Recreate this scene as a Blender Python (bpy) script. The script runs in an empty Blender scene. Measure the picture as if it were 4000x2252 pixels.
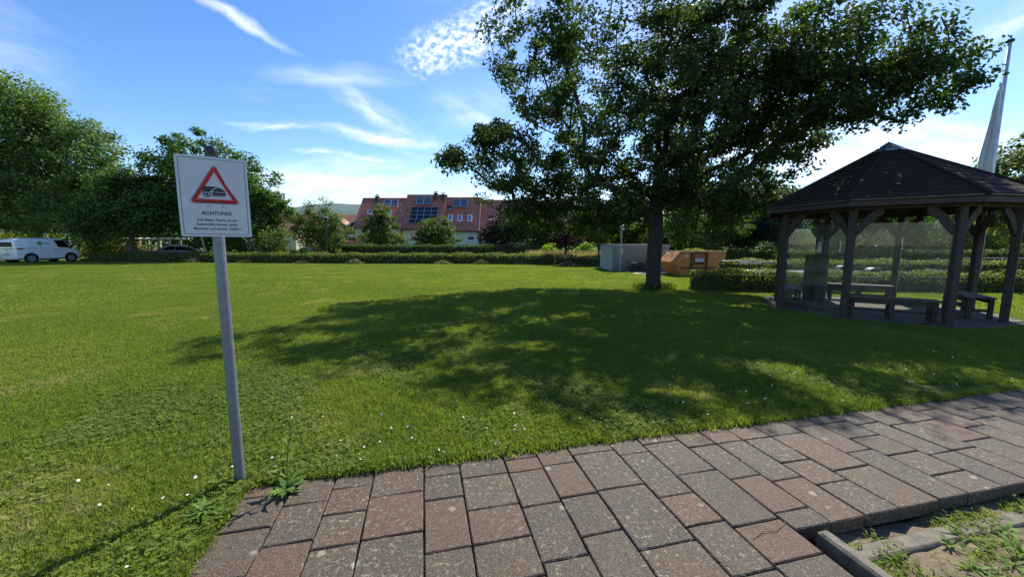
import bpy, bmesh, math, random
import numpy as np
from mathutils import Vector, Matrix

# ------------------------------------------------------------------ camera, sky, sun, exposure
SC = bpy.context.scene
COL = SC.collection
R = math.radians
PITCH = R(6.7)
CAM_H = 1.6
SUN_AZ, SUN_EL = R(30.5), R(46)          # azimuth to the right of the viewing direction (+Y)

cam_d = bpy.data.cameras.new('camera')
cam_d.sensor_width = 36.0
cam_d.lens = 13.41
cam_d.clip_start = 0.05
cam_d.clip_end = 6000
cam = bpy.data.objects.new('camera', cam_d)
COL.objects.link(cam)
cam.location = (0, 0, CAM_H)
cam.rotation_euler = (R(90) - PITCH, 0, 0)
SC.camera = cam

sun_d = bpy.data.lights.new('sun', 'SUN')
sun_d.energy = 4.2
sun_d.angle = R(0.53)
sun_d.color = (1.0, 0.95, 0.87)
sun = bpy.data.objects.new('sun', sun_d)
COL.objects.link(sun)
SUNV = Vector((math.sin(SUN_AZ) * math.cos(SUN_EL), math.cos(SUN_AZ) * math.cos(SUN_EL), math.sin(SUN_EL)))
sun.rotation_euler = SUNV.to_track_quat('Z', 'Y').to_euler()
sun.location = SUNV * 60

SC.view_settings.view_transform = 'Standard'
SC.view_settings.look = 'None'
SC.view_settings.exposure = 1.02
SC.view_settings.gamma = 1.0
SC.view_settings.use_curve_mapping = False
SC.render.engine = 'CYCLES'
SC.cycles.use_denoising = True
SC.cycles.max_bounces = 8
SC.cycles.diffuse_bounces = 3
SC.cycles.glossy_bounces = 3
SC.cycles.transmission_bounces = 6
SC.cycles.transparent_max_bounces = 12
SC.cycles.sample_clamp_indirect = 4.0

SKY_STRENGTH = 0.112


def build_world():
    w = bpy.data.worlds.new('World')
    SC.world = w
    w.use_nodes = True
    nt = w.node_tree
    N, L = nt.nodes, nt.links
    N.clear()
    out = N.new('ShaderNodeOutputWorld')
    bg = N.new('ShaderNodeBackground')
    bg.inputs['Strength'].default_value = SKY_STRENGTH
    L.new(bg.outputs[0], out.inputs[0])
    sky = N.new('ShaderNodeTexSky')
    sky.sky_type = 'NISHITA'
    sky.sun_disc = False
    sky.sun_elevation = SUN_EL
    sky.sun_rotation = SUN_AZ
    sky.altitude = 150
    sky.air_density = 1.0
    sky.dust_density = 0.35
    sky.ozone_density = 2.2
    tc = N.new('ShaderNodeTexCoord')
    sep = N.new('ShaderNodeSeparateXYZ')
    L.new(tc.outputs['Generated'], sep.inputs[0])

    def m(op, a, b=None, clamp=False):
        n = N.new('ShaderNodeMath')
        n.operation = op
        n.use_clamp = clamp
        for i, v in enumerate((a, b)):
            if v is None:
                continue
            if isinstance(v, (int, float)):
                n.inputs[i].default_value = v
            else:
                L.new(v, n.inputs[i])
        return n.outputs[0]

    def ramp(v, a, b, smooth=True):
        n = N.new('ShaderNodeMapRange')
        n.interpolation_type = 'SMOOTHSTEP' if smooth else 'LINEAR'
        n.inputs['From Min'].default_value = a
        n.inputs['From Max'].default_value = b
        L.new(v, n.inputs['Value'])
        return n.outputs[0]

    def noise(vec, scale, detail=4, rough=0.55, dist=0.0):
        n = N.new('ShaderNodeTexNoise')
        n.inputs['Scale'].default_value = scale
        n.inputs['Detail'].default_value = detail
        n.inputs['Roughness'].default_value = rough
        n.inputs['Distortion'].default_value = dist
        L.new(vec, n.inputs['Vector'])
        return n

    x, y, z = sep.outputs
    ahead = ramp(y, 0.05, 0.2)
    ys = m('MAXIMUM', y, 0.05)
    cmb = N.new('ShaderNodeCombineXYZ')
    L.new(m('DIVIDE', x, ys), cmb.inputs[0])
    L.new(m('DIVIDE', z, ys), cmb.inputs[1])
    # slight warp of the cloud shapes
    nz = noise(cmb.outputs[0], 5.0, 4)
    sub = N.new('ShaderNodeVectorMath'); sub.operation = 'SUBTRACT'
    L.new(nz.outputs['Color'], sub.inputs[0]); sub.inputs[1].default_value = (0.5, 0.5, 0.5)
    scl = N.new('ShaderNodeVectorMath'); scl.operation = 'SCALE'
    L.new(sub.outputs[0], scl.inputs[0]); scl.inputs['Scale'].default_value = 0.07
    add = N.new('ShaderNodeVectorMath'); add.operation = 'ADD'
    L.new(cmb.outputs[0], add.inputs[0]); L.new(scl.outputs[0], add.inputs[1])
    P = add.outputs[0]

    def cloud(px, py, a, b, ang, op, nscale=6.0, stretch=4.0, lo=0.35, hi=0.7, edge=0.15):
        """a cloud of half length a and half width b (picture-scale units) drawn in sky directions"""
        F = 1490.0
        cx = (px - 2000) / F
        cy = (1126 - py) / F
        dy = math.cos(PITCH) + cy * math.sin(PITCH)
        u, v = cx / dy, (-math.sin(PITCH) + cy * math.cos(PITCH)) / dy
        mp = N.new('ShaderNodeMapping'); mp.vector_type = 'TEXTURE'
        mp.inputs['Location'].default_value = (u, v, 0)
        mp.inputs['Rotation'].default_value = (0, 0, -R(ang))
        mp.inputs['Scale'].default_value = (a / F, b / F, 1)
        L.new(P, mp.inputs['Vector'])
        ln = N.new('ShaderNodeVectorMath'); ln.operation = 'LENGTH'
        L.new(mp.outputs[0], ln.inputs[0])
        mask = ramp(ln.outputs['Value'], 1.0, edge)
        mp2 = N.new('ShaderNodeMapping'); mp2.vector_type = 'TEXTURE'
        mp2.inputs['Location'].default_value = (u, v, 0)
        mp2.inputs['Rotation'].default_value = (0, 0, -R(ang))
        mp2.inputs['Scale'].default_value = (0.1 * stretch, 0.1, 1)
        L.new(P, mp2.inputs['Vector'])
        tex = ramp(noise(mp2.outputs[0], nscale, 6, 0.6).outputs['Fac'], lo, hi)
        return m('MULTIPLY', m('MULTIPLY', mask, tex), op)

    cl = [
        cloud(930, 75, 300, 27, 27.5, 0.62, 2.2, 6, 0.15, 0.65, 0.0),
        cloud(1790, 165, 290, 125, -16, 0.95, 6.5, 1.3, 0.36, 0.68, 0.15),
        cloud(1960, 25, 230, 80, -12, 0.85, 6.5, 1.3, 0.38, 0.70, 0.1),
        cloud(1310, 290, 380, 58, 3, 0.42, 1.8, 5, 0.2, 0.75, 0.0),
        cloud(1460, 435, 300, 66, 36, 0.5, 2.6, 3, 0.25, 0.75, 0.0),
        cloud(1490, 545, 340, 38, 9, 0.75, 2.6, 4, 0.28, 0.7, 0.0),
        cloud(1090, 488, 300, 24, 5, 0.6, 2.4, 5, 0.35, 0.7, 0.0),
        cloud(1240, 598, 150, 18, 4, 0.55, 2.2, 4, 0.3, 0.7, 0.0),
        cloud(1440, 618, 240, 20, 3, 0.6, 2.2, 4, 0.3, 0.7, 0.0),
        cloud(1300, 690, 620, 95, -2, 0.85, 2.0, 6, 0.28, 0.72, 0.0),
        cloud(1700, 770, 950, 85, 0, 0.72, 1.5, 7, 0.3, 0.75, 0.0),
        cloud(1870, 440, 270, 140, 10, 0.4, 1.8, 2.5, 0.3, 0.75, 0.0),
        cloud(3350, 590, 900, 170, -3, 0.9, 1.8, 5, 0.32, 0.66, 0.1),
        cloud(3950, 70, 260, 80, -35, 0.5, 1.8, 4, 0.3, 0.75, 0.0),
        cloud(2600, 300, 700, 330, 5, 0.5, 1.8, 2.5, 0.42, 0.75, 0.0),
    ]
    dens = cl[0]
    for c in cl[1:]:
        dens = m('MAXIMUM', dens, c)
    dens = m('MULTIPLY', dens, ahead)
    # thin scattered cirrus over the rest of the sky
    zs = m('MAXIMUM', z, 0.05)
    cm2 = N.new('ShaderNodeCombineXYZ')
    L.new(m('DIVIDE', x, zs), cm2.inputs[0]); L.new(m('DIVIDE', y, zs), cm2.inputs[1])
    g = noise(cm2.outputs[0], 0.45, 6, 0.62, 0.6)
    cir = m('MULTIPLY', ramp(g.outputs['Fac'], 0.5, 0.78), 0.35)
    dens = m('MAXIMUM', dens, m('MULTIPLY', cir, ramp(z, 0.02, 0.2)))
    mix = N.new('ShaderNodeMix'); mix.data_type = 'RGBA'
    L.new(dens, mix.inputs['Factor'])
    hs = N.new('ShaderNodeHueSaturation')
    hs.inputs['Saturation'].default_value = 1.27
    hs.inputs['Hue'].default_value = 0.508
    hs.inputs['Value'].default_value = 0.93
    L.new(sky.outputs[0], hs.inputs['Color'])
    L.new(hs.outputs[0], mix.inputs['A'])
    mix.inputs['B'].default_value = (7.2, 7.35, 7.6, 1)
    L.new(mix.outputs['Result'], bg.inputs['Color'])


build_world()

# ------------------------------------------------------------------ helpers
rng = np.random.default_rng(7)
random.seed(7)


def tag(o, label=None, cat=None, group=None, kind=None):
    if label: o['label'] = label
    if cat: o['category'] = cat
    if group: o['group'] = group
    if kind: o['kind'] = kind
    return o


def empty(name, loc=(0, 0, 0), rz=0.0, label=None, cat=None, group=None):
    o = bpy.data.objects.new(name, None)
    COL.objects.link(o)
    o.location = loc
    o.rotation_euler = (0, 0, rz)
    o.empty_display_size = 0.1
    return tag(o, label, cat, group)


class MB:
    """collects faces; build() makes one mesh object"""

    def __init__(s):
        s.v, s.f = [], []

    def add(s, verts, faces):
        b = len(s.v)
        s.v.extend([tuple(p) for p in verts])
        s.f.extend([tuple(b + i for i in f) for f in faces])
        return s

    def box(s, c, d, rz=0.0, rx=0.0, ry=0.0, taper=1.0):
        M = Matrix.Rotation(rz, 3, 'Z') @ Matrix.Rotation(ry, 3, 'Y') @ Matrix.Rotation(rx, 3, 'X')
        c = Vector(c)
        vs = []
        for sz in (-.5, .5):
            t = taper if sz > 0 else 1.0
            for sx, sy in ((-.5, -.5), (.5, -.5), (.5, .5), (-.5, .5)):
                vs.append(c + M @ Vector((sx * d[0] * t, sy * d[1] * t, sz * d[2])))
        return s.add(vs, [(3, 2, 1, 0), (4, 5, 6, 7), (0, 1, 5, 4), (1, 2, 6, 5), (2, 3, 7, 6), (3, 0, 4, 7)])

    def bbox(s, c, d, bev=0.01, rz=0.0, rx=0.0, ry=0.0):
        """box with a bevelled top and sides (chamfer on every vertical and top edge)"""
        M = Matrix.Rotation(rz, 3, 'Z') @ Matrix.Rotation(ry, 3, 'Y') @ Matrix.Rotation(rx, 3, 'X')
        c = Vector(c)
        hx, hy, hz = d[0] / 2, d[1] / 2, d[2] / 2
        rings = []
        for (ix, z) in ((bev, -hz), (0, -hz + bev), (0, hz - bev), (bev, hz)):
            a, b_ = hx - ix, hy - ix
            e = bev
            ring = [(-a + e, -b_), (a - e, -b_), (a, -b_ + e), (a, b_ - e), (a - e, b_), (-a + e, b_), (-a, b_ - e), (-a, -b_ + e)]
            rings.append([c + M @ Vector((p[0], p[1], z)) for p in ring])
        vs = [p for r in rings for p in r]
        fs = [tuple(range(7, -1, -1)), tuple(range(24, 32))]
        for k in range(3):
            for i in range(8):
                j = (i + 1) % 8
                fs.append((k * 8 + i, k * 8 + j, k * 8 + 8 + j, k * 8 + 8 + i))
        return s.add(vs, fs)

    def tube(s, pts, rad, n=8, cap=True, closed=False):
        pts = [Vector(p) for p in pts]
        if not hasattr(rad, '__len__'):
            rad = [rad] * len(pts)
        rings = []
        prev = None
        for i, p in enumerate(pts):
            a = pts[i - 1] if (i > 0 or closed) else p
            b = pts[(i + 1) % len(pts)] if (i < len(pts) - 1 or closed) else p
            t = (b - a).normalized()
            if prev is None:
                up = Vector((0, 0, 1)) if abs(t.z) < .95 else Vector((1, 0, 0))
                u = t.cross(up).normalized()
            else:
                u = (prev - t * prev.dot(t)).normalized()
            prev = u
            w = t.cross(u)
            rings.append([p + (u * math.cos(2 * math.pi * k / n) + w * math.sin(2 * math.pi * k / n)) * rad[i] for k in range(n)])
        vs = [q for r in rings for q in r]
        fs = []
        m = len(rings)
        for i in range(m if closed else m - 1):
            j = (i + 1) % m
            for k in range(n):
                l = (k + 1) % n
                fs.append((i * n + k, i * n + l, j * n + l, j * n + k))
        if cap and not closed:
            fs.append(tuple(range(n - 1, -1, -1)))
            fs.append(tuple((m - 1) * n + k for k in range(n)))
        return s.add(vs, fs)

    def lathe(s, prof, n=16, c=(0, 0, 0), axis='Z'):
        c = Vector(c)
        vs = []
        for (r, z) in prof:
            for k in range(n):
                a = 2 * math.pi * k / n
                q = Vector((r * math.cos(a), r * math.sin(a), z))
                if axis == 'Y':
                    q = Vector((q.x, q.z, q.y))
                elif axis == 'X':
                    q = Vector((q.z, q.x, q.y))
                vs.append(c + q)
        fs = []
        for i in range(len(prof) - 1):
            for k in range(n):
                l = (k + 1) % n
                fs.append((i * n + k, i * n + l, (i + 1) * n + l, (i + 1) * n + k))
        fs.append(tuple(range(n - 1, -1, -1)))
        fs.append(tuple((len(prof) - 1) * n + k for k in range(n)))
        return s.add(vs, fs)

    def prism(s, poly, depth, M=None):
        """polygon in local XY extruded along +Z by depth, then transformed by M (4x4)"""
        n = len(poly)
        vs = [Vector((p[0], p[1], 0)) for p in poly] + [Vector((p[0], p[1], depth)) for p in poly]
        if M is not None:
            vs = [M @ q for q in vs]
        fs = [tuple(range(n - 1, -1, -1)), tuple(range(n, 2 * n))]
        for i in range(n):
            j = (i + 1) % n
            fs.append((i, j, n + j, n + i))
        return s.add(vs, fs)

    def mesh(s, name):
        me = bpy.data.meshes.new(name)
        me.from_pydata(s.v, [], s.f)
        bm = bmesh.new()
        bm.from_mesh(me)
        bmesh.ops.recalc_face_normals(bm, faces=bm.faces)
        bm.to_mesh(me)
        bm.free()
        return me

    def build(s, name, mat, parent=None, smooth=False, label=None):
        me = s.mesh(name)
        if smooth:
            me.shade_smooth() if smooth is True else None
            if smooth is True:
                pass
        me.materials.append(mat)
        o = bpy.data.objects.new(name, me)
        COL.objects.link(o)
        if parent:
            o.parent = parent
        if label:
            o['label'] = label
        return o


def auto_smooth(o, ang=40):
    me = o.data
    bm = bmesh.new(); bm.from_mesh(me)
    for f in bm.faces: f.smooth = True
    for e in bm.edges:
        if len(e.link_faces) == 2 and e.calc_face_angle(0) > R(ang):
            e.smooth = False
    bm.to_mesh(me); bm.free()
    return o


def link_mesh(name, me, parent=None):
    o = bpy.data.objects.new(name, me)
    COL.objects.link(o)
    if parent:
        o.parent = parent
    return o


def fast_mesh(name, verts, loops, starts, mat, tint=None, smooth=False):
    me = bpy.data.meshes.new(name)
    me.vertices.add(len(verts))
    me.vertices.foreach_set('co', np.asarray(verts, dtype=np.float32).ravel())
    me.loops.add(len(loops))
    me.loops.foreach_set('vertex_index', np.asarray(loops, dtype=np.int32))
    me.polygons.add(len(starts))
    me.polygons.foreach_set('loop_start', np.asarray(starts, dtype=np.int32))
    me.update(calc_edges=True)
    if tint is not None:
        a = me.attributes.new('tint', 'FLOAT', 'FACE')
        a.data.foreach_set('value', np.asarray(tint, dtype=np.float32))
    me.materials.append(mat)
    return me


# ------------------------------------------------------------------ materials
def nodes(name):
    m = bpy.data.materials.new(name)
    m.use_nodes = True
    nt = m.node_tree
    b = nt.nodes.get('Principled BSDF')
    return m, nt, b


def ramp_node(nt, fac, stops):
    n = nt.nodes.new('ShaderNodeValToRGB')
    e = n.color_ramp.elements
    while len(e) < len(stops):
        e.new(0.5)
    for k, (p, c) in enumerate(stops):
        e[k].position = p
        e[k].color = (*c, 1)
    nt.links.new(fac, n.inputs[0])
    return n.outputs[0]


def tex_noise(nt, scale, detail=4, rough=.55, vec=None, dist=0):
    n = nt.nodes.new('ShaderNodeTexNoise')
    n.inputs['Scale'].default_value = scale
    n.inputs['Detail'].default_value = detail
    n.inputs['Roughness'].default_value = rough
    n.inputs['Distortion'].default_value = dist
    if vec is not None:
        nt.links.new(vec, n.inputs['Vector'])
    return n.outputs['Fac']


def mixc(nt, fac, a, b, mode='MIX'):
    n = nt.nodes.new('ShaderNodeMix')
    n.data_type = 'RGBA'
    n.blend_type = mode
    for k, v in (('Factor', fac), ('A', a), ('B', b)):
        if isinstance(v, (int, float)):
            n.inputs[k].default_value = v
        elif isinstance(v, tuple):
            n.inputs[k].default_value = (*v, 1)
        else:
            nt.links.new(v, n.inputs[k])
    return n.outputs['Result']


def pos(nt):
    return nt.nodes.new('ShaderNodeNewGeometry').outputs['Position']


def objco(nt):
    return nt.nodes.new('ShaderNodeTexCoord').outputs['Object']


def bump(nt, b, h, strength=.3, dist=.02):
    n = nt.nodes.new('ShaderNodeBump')
    n.inputs['Strength'].default_value = strength
    n.inputs['Distance'].default_value = dist
    nt.links.new(h, n.inputs['Height'])
    nt.links.new(n.outputs[0], b.inputs['Normal'])


def plain(name, col, rough=.5, metal=0., var=.12, scale=6., bmp=0., spec=.5, coat=0.):
    """a surface with slight mottling so nothing is perfectly uniform"""
    m, nt, b = nodes(name)
    co = objco(nt)
    f = tex_noise(nt, scale, 5, .6, co)
    lo = tuple(max(0, c * (1 - var)) for c in col)
    hi = tuple(min(1, c * (1 + var)) for c in col)
    nt.links.new(ramp_node(nt, f, [(.3, lo), (.7, hi)]), b.inputs['Base Color'])
    b.inputs['Roughness'].default_value = rough
    b.inputs['Metallic'].default_value = metal
    b.inputs['Specular IOR Level'].default_value = spec
    b.inputs['Coat Weight'].default_value = coat
    if bmp:
        bump(nt, b, tex_noise(nt, scale * 4, 5, .6, co), bmp, .01)
    return m


def leafmat(name, dark, light, trans=.35, tcol=None, rough=.6, spec=.18):
    m, nt, b = nodes(name)
    at = nt.nodes.new('ShaderNodeAttribute'); at.attribute_name = 'tint'
    c = ramp_node(nt, at.outputs['Fac'], [(0., dark), (1., light)])
    nt.links.new(c, b.inputs['Base Color'])
    b.inputs['Roughness'].default_value = rough
    b.inputs['Specular IOR Level'].default_value = spec
    tr = nt.nodes.new('ShaderNodeBsdfTranslucent')
    t2 = mixc(nt, 1.0, c, tcol or (1.6, 1.7, .6), 'MULTIPLY')
    nt.links.new(t2, tr.inputs['Color'])
    mx = nt.nodes.new('ShaderNodeMixShader')
    mx.inputs[0].default_value = trans
    nt.links.new(b.outputs[0], mx.inputs[1]); nt.links.new(tr.outputs[0], mx.inputs[2])
    nt.links.new(mx.outputs[0], nt.nodes['Material Output'].inputs[0])
    return m


def wood(name, c1, c2, scale=9, rough=.75):
    m, nt, b = nodes(name)
    mp = nt.nodes.new('ShaderNodeMapping')
    mp.inputs['Scale'].default_value = (scale * 3, scale * 3, scale * .25)
    nt.links.new(objco(nt), mp.inputs[0])
    f = tex_noise(nt, 1.0, 6, .65, mp.outputs[0], .4)
    nt.links.new(ramp_node(nt, f, [(.3, c1), (.72, c2)]), b.inputs['Base Color'])
    b.inputs['Roughness'].default_value = rough
    bump(nt, b, f, .35, .006)
    return m


def bark(name, c1, c2):
    m, nt, b = nodes(name)
    mp = nt.nodes.new('ShaderNodeMapping')
    mp.inputs['Scale'].default_value = (14, 14, 3)
    nt.links.new(objco(nt), mp.inputs[0])
    f = tex_noise(nt, 1.0, 8, .7, mp.outputs[0], .8)
    nt.links.new(ramp_node(nt, f, [(.35, c1), (.7, c2)]), b.inputs['Base Color'])
    b.inputs['Roughness'].default_value = .9
    bump(nt, b, f, .9, .04)
    return m


def paver_mat():
    m, nt, b = nodes('paver_concrete')
    P = pos(nt)
    rnd = nt.nodes.new('ShaderNodeObjectInfo').outputs['Random']
    base = ramp_node(nt, rnd, [(0., (.036, .034, .031)), (.22, (.058, .048, .035)), (.45, (.042, .039, .035)), (.62, (.066, .051, .036)), (.82, (.09, .05, .032)), (1., (.056, .048, .038))])
    # brown and grey clouding inside a stone
    f1 = tex_noise(nt, 4.5, 4, .6, P)
    c = mixc(nt, ramp_node(nt, f1, [(.46, (0, 0, 0)), (.74, (.85, .85, .85))]), base, (.085, .05, .034))
    f2 = tex_noise(nt, 22, 6, .7, P)
    c = mixc(nt, ramp_node(nt, f2, [(.3, (.65, .65, .65)), (.75, (0, 0, 0))]), c, (.032, .029, .027))
    # aggregate specks
    v = nt.nodes.new('ShaderNodeTexVoronoi'); v.inputs['Scale'].default_value = 210
    nt.links.new(P, v.inputs['Vector'])
    wn = nt.nodes.new('ShaderNodeTexWhiteNoise')
    nt.links.new(v.outputs['Color'], wn.inputs[0])
    sp = ramp_node(nt, wn.outputs['Value'], [(.6, (0, 0, 0)), (1., (.7, .7, .7))])
    c = mixc(nt, sp, c, (.18, .155, .125))
    # lichen: pale rosettes and flecks
    lv = nt.nodes.new('ShaderNodeTexVoronoi'); lv.inputs['Scale'].default_value = 4.3
    lv.inputs['Randomness'].default_value = 1
    nt.links.new(P, lv.inputs['Vector'])
    wob = tex_noise(nt, 40, 4, .6, P)
    mth = nt.nodes.new('ShaderNodeMath'); mth.operation = 'MULTIPLY_ADD'
    nt.links.new(wob, mth.inputs[0]); mth.inputs[1].default_value = .14
    nt.links.new(lv.outputs['Distance'], mth.inputs[2])
    rose = ramp_node(nt, mth.outputs[0], [(.14, (1, 1, 1)), (.18, (0, 0, 0))])
    fl = tex_noise(nt, 33, 5, .62, P)
    big = tex_noise(nt, 1.6, 2, .5, P)
    flecks = ramp_node(nt, fl, [(.57, (0, 0, 0)), (.64, (1, 1, 1))])
    zone = ramp_node(nt, big, [(.40, (.1, .1, .1)), (.58, (.95, .95, .95))])
    flm = mixc(nt, 1., flecks, zone, 'MULTIPLY')
    c = mixc(nt, 1., c, (1.1, 1.0, .84), 'MULTIPLY')
    c = mixc(nt, mixc(nt, 1., flm, (.8, .8, .8), 'MULTIPLY'), c, (.24, .215, .155))
    c = mixc(nt, mixc(nt, 1., rose, mixc(nt, 1., fl, (.95, .95, .95), 'MULTIPLY'), 'MULTIPLY'), c, (.34, .32, .24))
    nt.links.new(c, b.inputs['Base Color'])
    b.inputs['Roughness'].default_value = .8
    b.inputs['Specular IOR Level'].default_value = .35
    h = mixc(nt, .5, f2, v.outputs['Distance'])
    bump(nt, b, h, .55, .006)
    return m


def glass_mat(name, tint=(.86, .93, .9), dirt_glare=.06):
    m, nt, b = nodes(name)
    nt.nodes.remove(b)
    tr = nt.nodes.new('ShaderNodeBsdfTransparent'); tr.inputs[0].default_value = (*tint, 1)
    gl = nt.nodes.new('ShaderNodeBsdfGlossy'); gl.inputs['Roughness'].default_value = .02
    fr = nt.nodes.new('ShaderNodeFresnel'); fr.inputs[0].default_value = 1.28
    df = nt.nodes.new('ShaderNodeBsdfDiffuse'); df.inputs[0].default_value = (.5, .52, .5, 1)
    m1 = nt.nodes.new('ShaderNodeMixShader'); m2 = nt.nodes.new('ShaderNodeMixShader')
    mp = nt.nodes.new('ShaderNodeMapping'); mp.inputs['Scale'].default_value = (5, 5, .8)
    nt.links.new(objco(nt), mp.inputs[0])
    d = ramp_node(nt, tex_noise(nt, 1.5, 5, .6, mp.outputs[0]), [(.35, (dirt_glare * .4,) * 3), (.75, (dirt_glare * 2.2,) * 3)])  # dusty film, strengthened so the panes look pale as with bright reflections
    nt.links.new(d, m1.inputs[0]); nt.links.new(tr.outputs[0], m1.inputs[1]); nt.links.new(df.outputs[0], m1.inputs[2])
    nt.links.new(fr.outputs[0], m2.inputs[0]); nt.links.new(m1.outputs[0], m2.inputs[1]); nt.links.new(gl.outputs[0], m2.inputs[2])
    nt.links.new(m2.outputs[0], nt.nodes['Material Output'].inputs[0])
    return m


def tile_mat(name, c1, c2, c3, rough=.42):
    m, nt, b = nodes(name)
    P = objco(nt)
    f = tex_noise(nt, 2.2, 5, .7, P)
    g = tex_noise(nt, 9, 3, .6, P)
    c = ramp_node(nt, f, [(.3, c1), (.55, c2), (.75, c3)])
    c = mixc(nt, ramp_node(nt, g, [(.4, (.0, .0, .0)), (.7, (.5, .5, .5))]), c, c3)
    nt.links.new(c, b.inputs['Base Color'])
    b.inputs['Roughness'].default_value = rough
    return m


M = {}
M['pole'] = plain('galvanised_steel', (.20, .22, .245), .5, .5, .18, 26, .1)
M['black_plastic'] = plain('black_plastic', (.012, .012, .013), .45)
M['sign_white'] = plain('sign_white', (.52, .53, .56), .4, 0, .05, 7)
M['sign_edge'] = plain('sign_edge', (.55, .56, .57), .4, .5)
M['print_black'] = plain('print_black', (.012, .012, .02), .5, 0, .02)
M['print_red'] = plain('print_red', (.55, .014, .022), .45, 0, .03)
M['screw'] = plain('screw_steel', (.25, .25, .26), .4, .8)
M['paver'] = paver_mat()
M['kerb'] = plain('kerb_concrete', (.14, .12, .086), .9, 0, .35, 14, .5)
M['joint'] = plain('joint_soil', (.03, .026, .016), .95, 0, .5, 12)
M['bark_oak'] = bark('bark_oak', (.018, .015, .013), (.06, .052, .044))
M['bark_grey'] = bark('bark_grey', (.05, .046, .04), (.16, .15, .135))
M['bark_pale'] = bark('bark_pale', (.08, .075, .065), (.32, .30, .26))
M['oak_leaf'] = leafmat('oak_leaf', (.026, .052, .018), (.07, .115, .03), .4)
M['lime_leaf'] = leafmat('lime_leaf', (.036, .08, .018), (.10, .175, .038), .42)
M['poplar_leaf'] = leafmat('poplar_leaf', (.062, .112, .034), (.16, .23, .07), .44)
M['birch_leaf'] = leafmat('birch_leaf', (.06, .095, .024), (.15, .19, .055), .4)
M['maple_leaf'] = leafmat('maple_leaf', (.05, .09, .02), (.12, .165, .035), .4)
M['purple_leaf'] = leafmat('purple_leaf', (.028, .018, .02), (.075, .05, .042), .3, (1.3, .9, .7))
M['yew_leaf'] = leafmat('yew_leaf', (.012, .03, .014), (.035, .065, .026), .15)
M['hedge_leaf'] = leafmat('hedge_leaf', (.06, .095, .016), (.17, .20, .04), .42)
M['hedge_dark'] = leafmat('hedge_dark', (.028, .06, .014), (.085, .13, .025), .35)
M['yellow_leaf'] = leafmat('yellow_leaf', (.12, .15, .02), (.26, .27, .04), .4)
M['olive_leaf'] = leafmat('olive_leaf', (.10, .10, .025), (.20, .16, .05), .35)
M['bright_leaf'] = leafmat('bright_leaf', (.10, .19, .02), (.24, .36, .04), .45)
M['pink_leaf'] = leafmat('pink_leaf', (.15, .04, .05), (.30, .10, .11), .3, (1.4, .9, .9))
M['lavender'] = leafmat('lavender', (.10, .07, .12), (.24, .17, .28), .3, (1.2, 1, 1.3))
M['straw'] = leafmat('straw', (.22, .2, .09), (.42, .36, .19), .4, (1.3, 1.2, .7))
M['clipping'] = leafmat('clipping', (.12, .14, .045), (.26, .26, .10), .35)
M['dead_leaf'] = leafmat('dead_leaf', (.10, .065, .035), (.22, .16, .09), .2, (1.2, 1, .8))
M['weed'] = leafmat('weed_leaf', (.07, .13, .02), (.16, .26, .05), .4)
M['weed_dry'] = leafmat('weed_dry', (.25, .19, .08), (.40, .32, .15), .3, (1.2, 1, .7))
M['petal'] = plain('petal', (.85, .85, .82), .6, 0, .03)
M['yolk'] = plain('yolk', (.7, .45, .03), .6)
M['twigs'] = plain('hedge_twigs', (.035, .035, .018), .95, 0, .3, 8)
M['timber'] = wood('weathered_timber', (.02, .015, .012), (.062, .046, .036))
M['timber_grey'] = wood('grey_timber', (.13, .115, .10), (.27, .24, .21))
M['timber_post'] = wood('pale_post', (.30, .25, .17), (.46, .40, .30))
M['bench_wood'] = wood('bench_wood', (.045, .032, .025), (.12, .09, .07))
M['shingle'] = plain('bitumen_shingle', (.033, .026, .025), .85, 0, .35, 18, .5)
M['zinc'] = plain('zinc_sheet', (.33, .35, .38), .35, .8, .1)
M['gutter'] = plain('gutter_strip', (.14, .14, .13), .5, .3)
M['glass'] = glass_mat('clear_pane', (.93, .96, .95), .03)
M['barrel'] = plain('barrel_paint', (.022, .032, .024), .5, .2, .3, 5, .1)
M['white_van'] = plain('van_paint', (.80, .80, .79), .25, 0, .015, 2, 0, .5, .6)
M['dark_glass'] = plain('dark_glass', (.005, .006, .007), .3, 0, .05, 2, 0, .06)
M['car_glass'] = plain('car_glass', (.03, .035, .04), .05, 0, .05, 2, 0, .8)
M['tyre'] = plain('tyre_rubber', (.014, .014, .015), .8)
M['rim'] = plain('rim_silver', (.5, .51, .52), .35, .6)
M['lamp_red'] = plain('lamp_red', (.25, .015, .015), .25)
M['grey_panel'] = plain('grey_panel', (.3, .31, .32), .4)
M['logo_green'] = plain('logo_green', (.12, .38, .10), .4)
M['logo_grey'] = plain('logo_grey', (.28, .29, .32), .4)
M['blue_car'] = plain('blue_car', (.025, .045, .085), .25, .3, .05, 2, 0, .5, .5)
M['silver_car'] = plain('silver_car', (.33, .35, .40), .3, .5, .05, 2, 0, .5, .5)
M['skip'] = tile_mat('skip_paint', (.42, .15, .04), (.56, .22, .05), (.50, .19, .05), .6)
_nt = M['skip'].node_tree; _b = _nt.nodes['Principled BSDF']; _c = _b.inputs['Base Color'].links[0].from_socket
_r = ramp_node(_nt, tex_noise(_nt, 5.5, 6, .7, objco(_nt)), [(.58, (0, 0, 0)), (.66, (.9, .9, .9))])
_nt.links.new(mixc(_nt, _r, _c, (.10, .042, .025)), _b.inputs['Base Color'])
M['rust'] = plain('rust', (.12, .05, .028), .85, 0, .4, 9, .3)
M['skip_rim'] = plain('skip_rim', (.55, .30, .16), .5)
M['metal_shed'] = plain('shed_sheet', (.22, .24, .265), .45, .35, .08, 2)
M['metal_shed_green'] = plain('shed_sheet_side', (.30, .36, .35), .5, .2, .06, 2)
M['lamp_grey'] = plain('lamp_grey', (.27, .32, .32), .45, .4)
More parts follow.
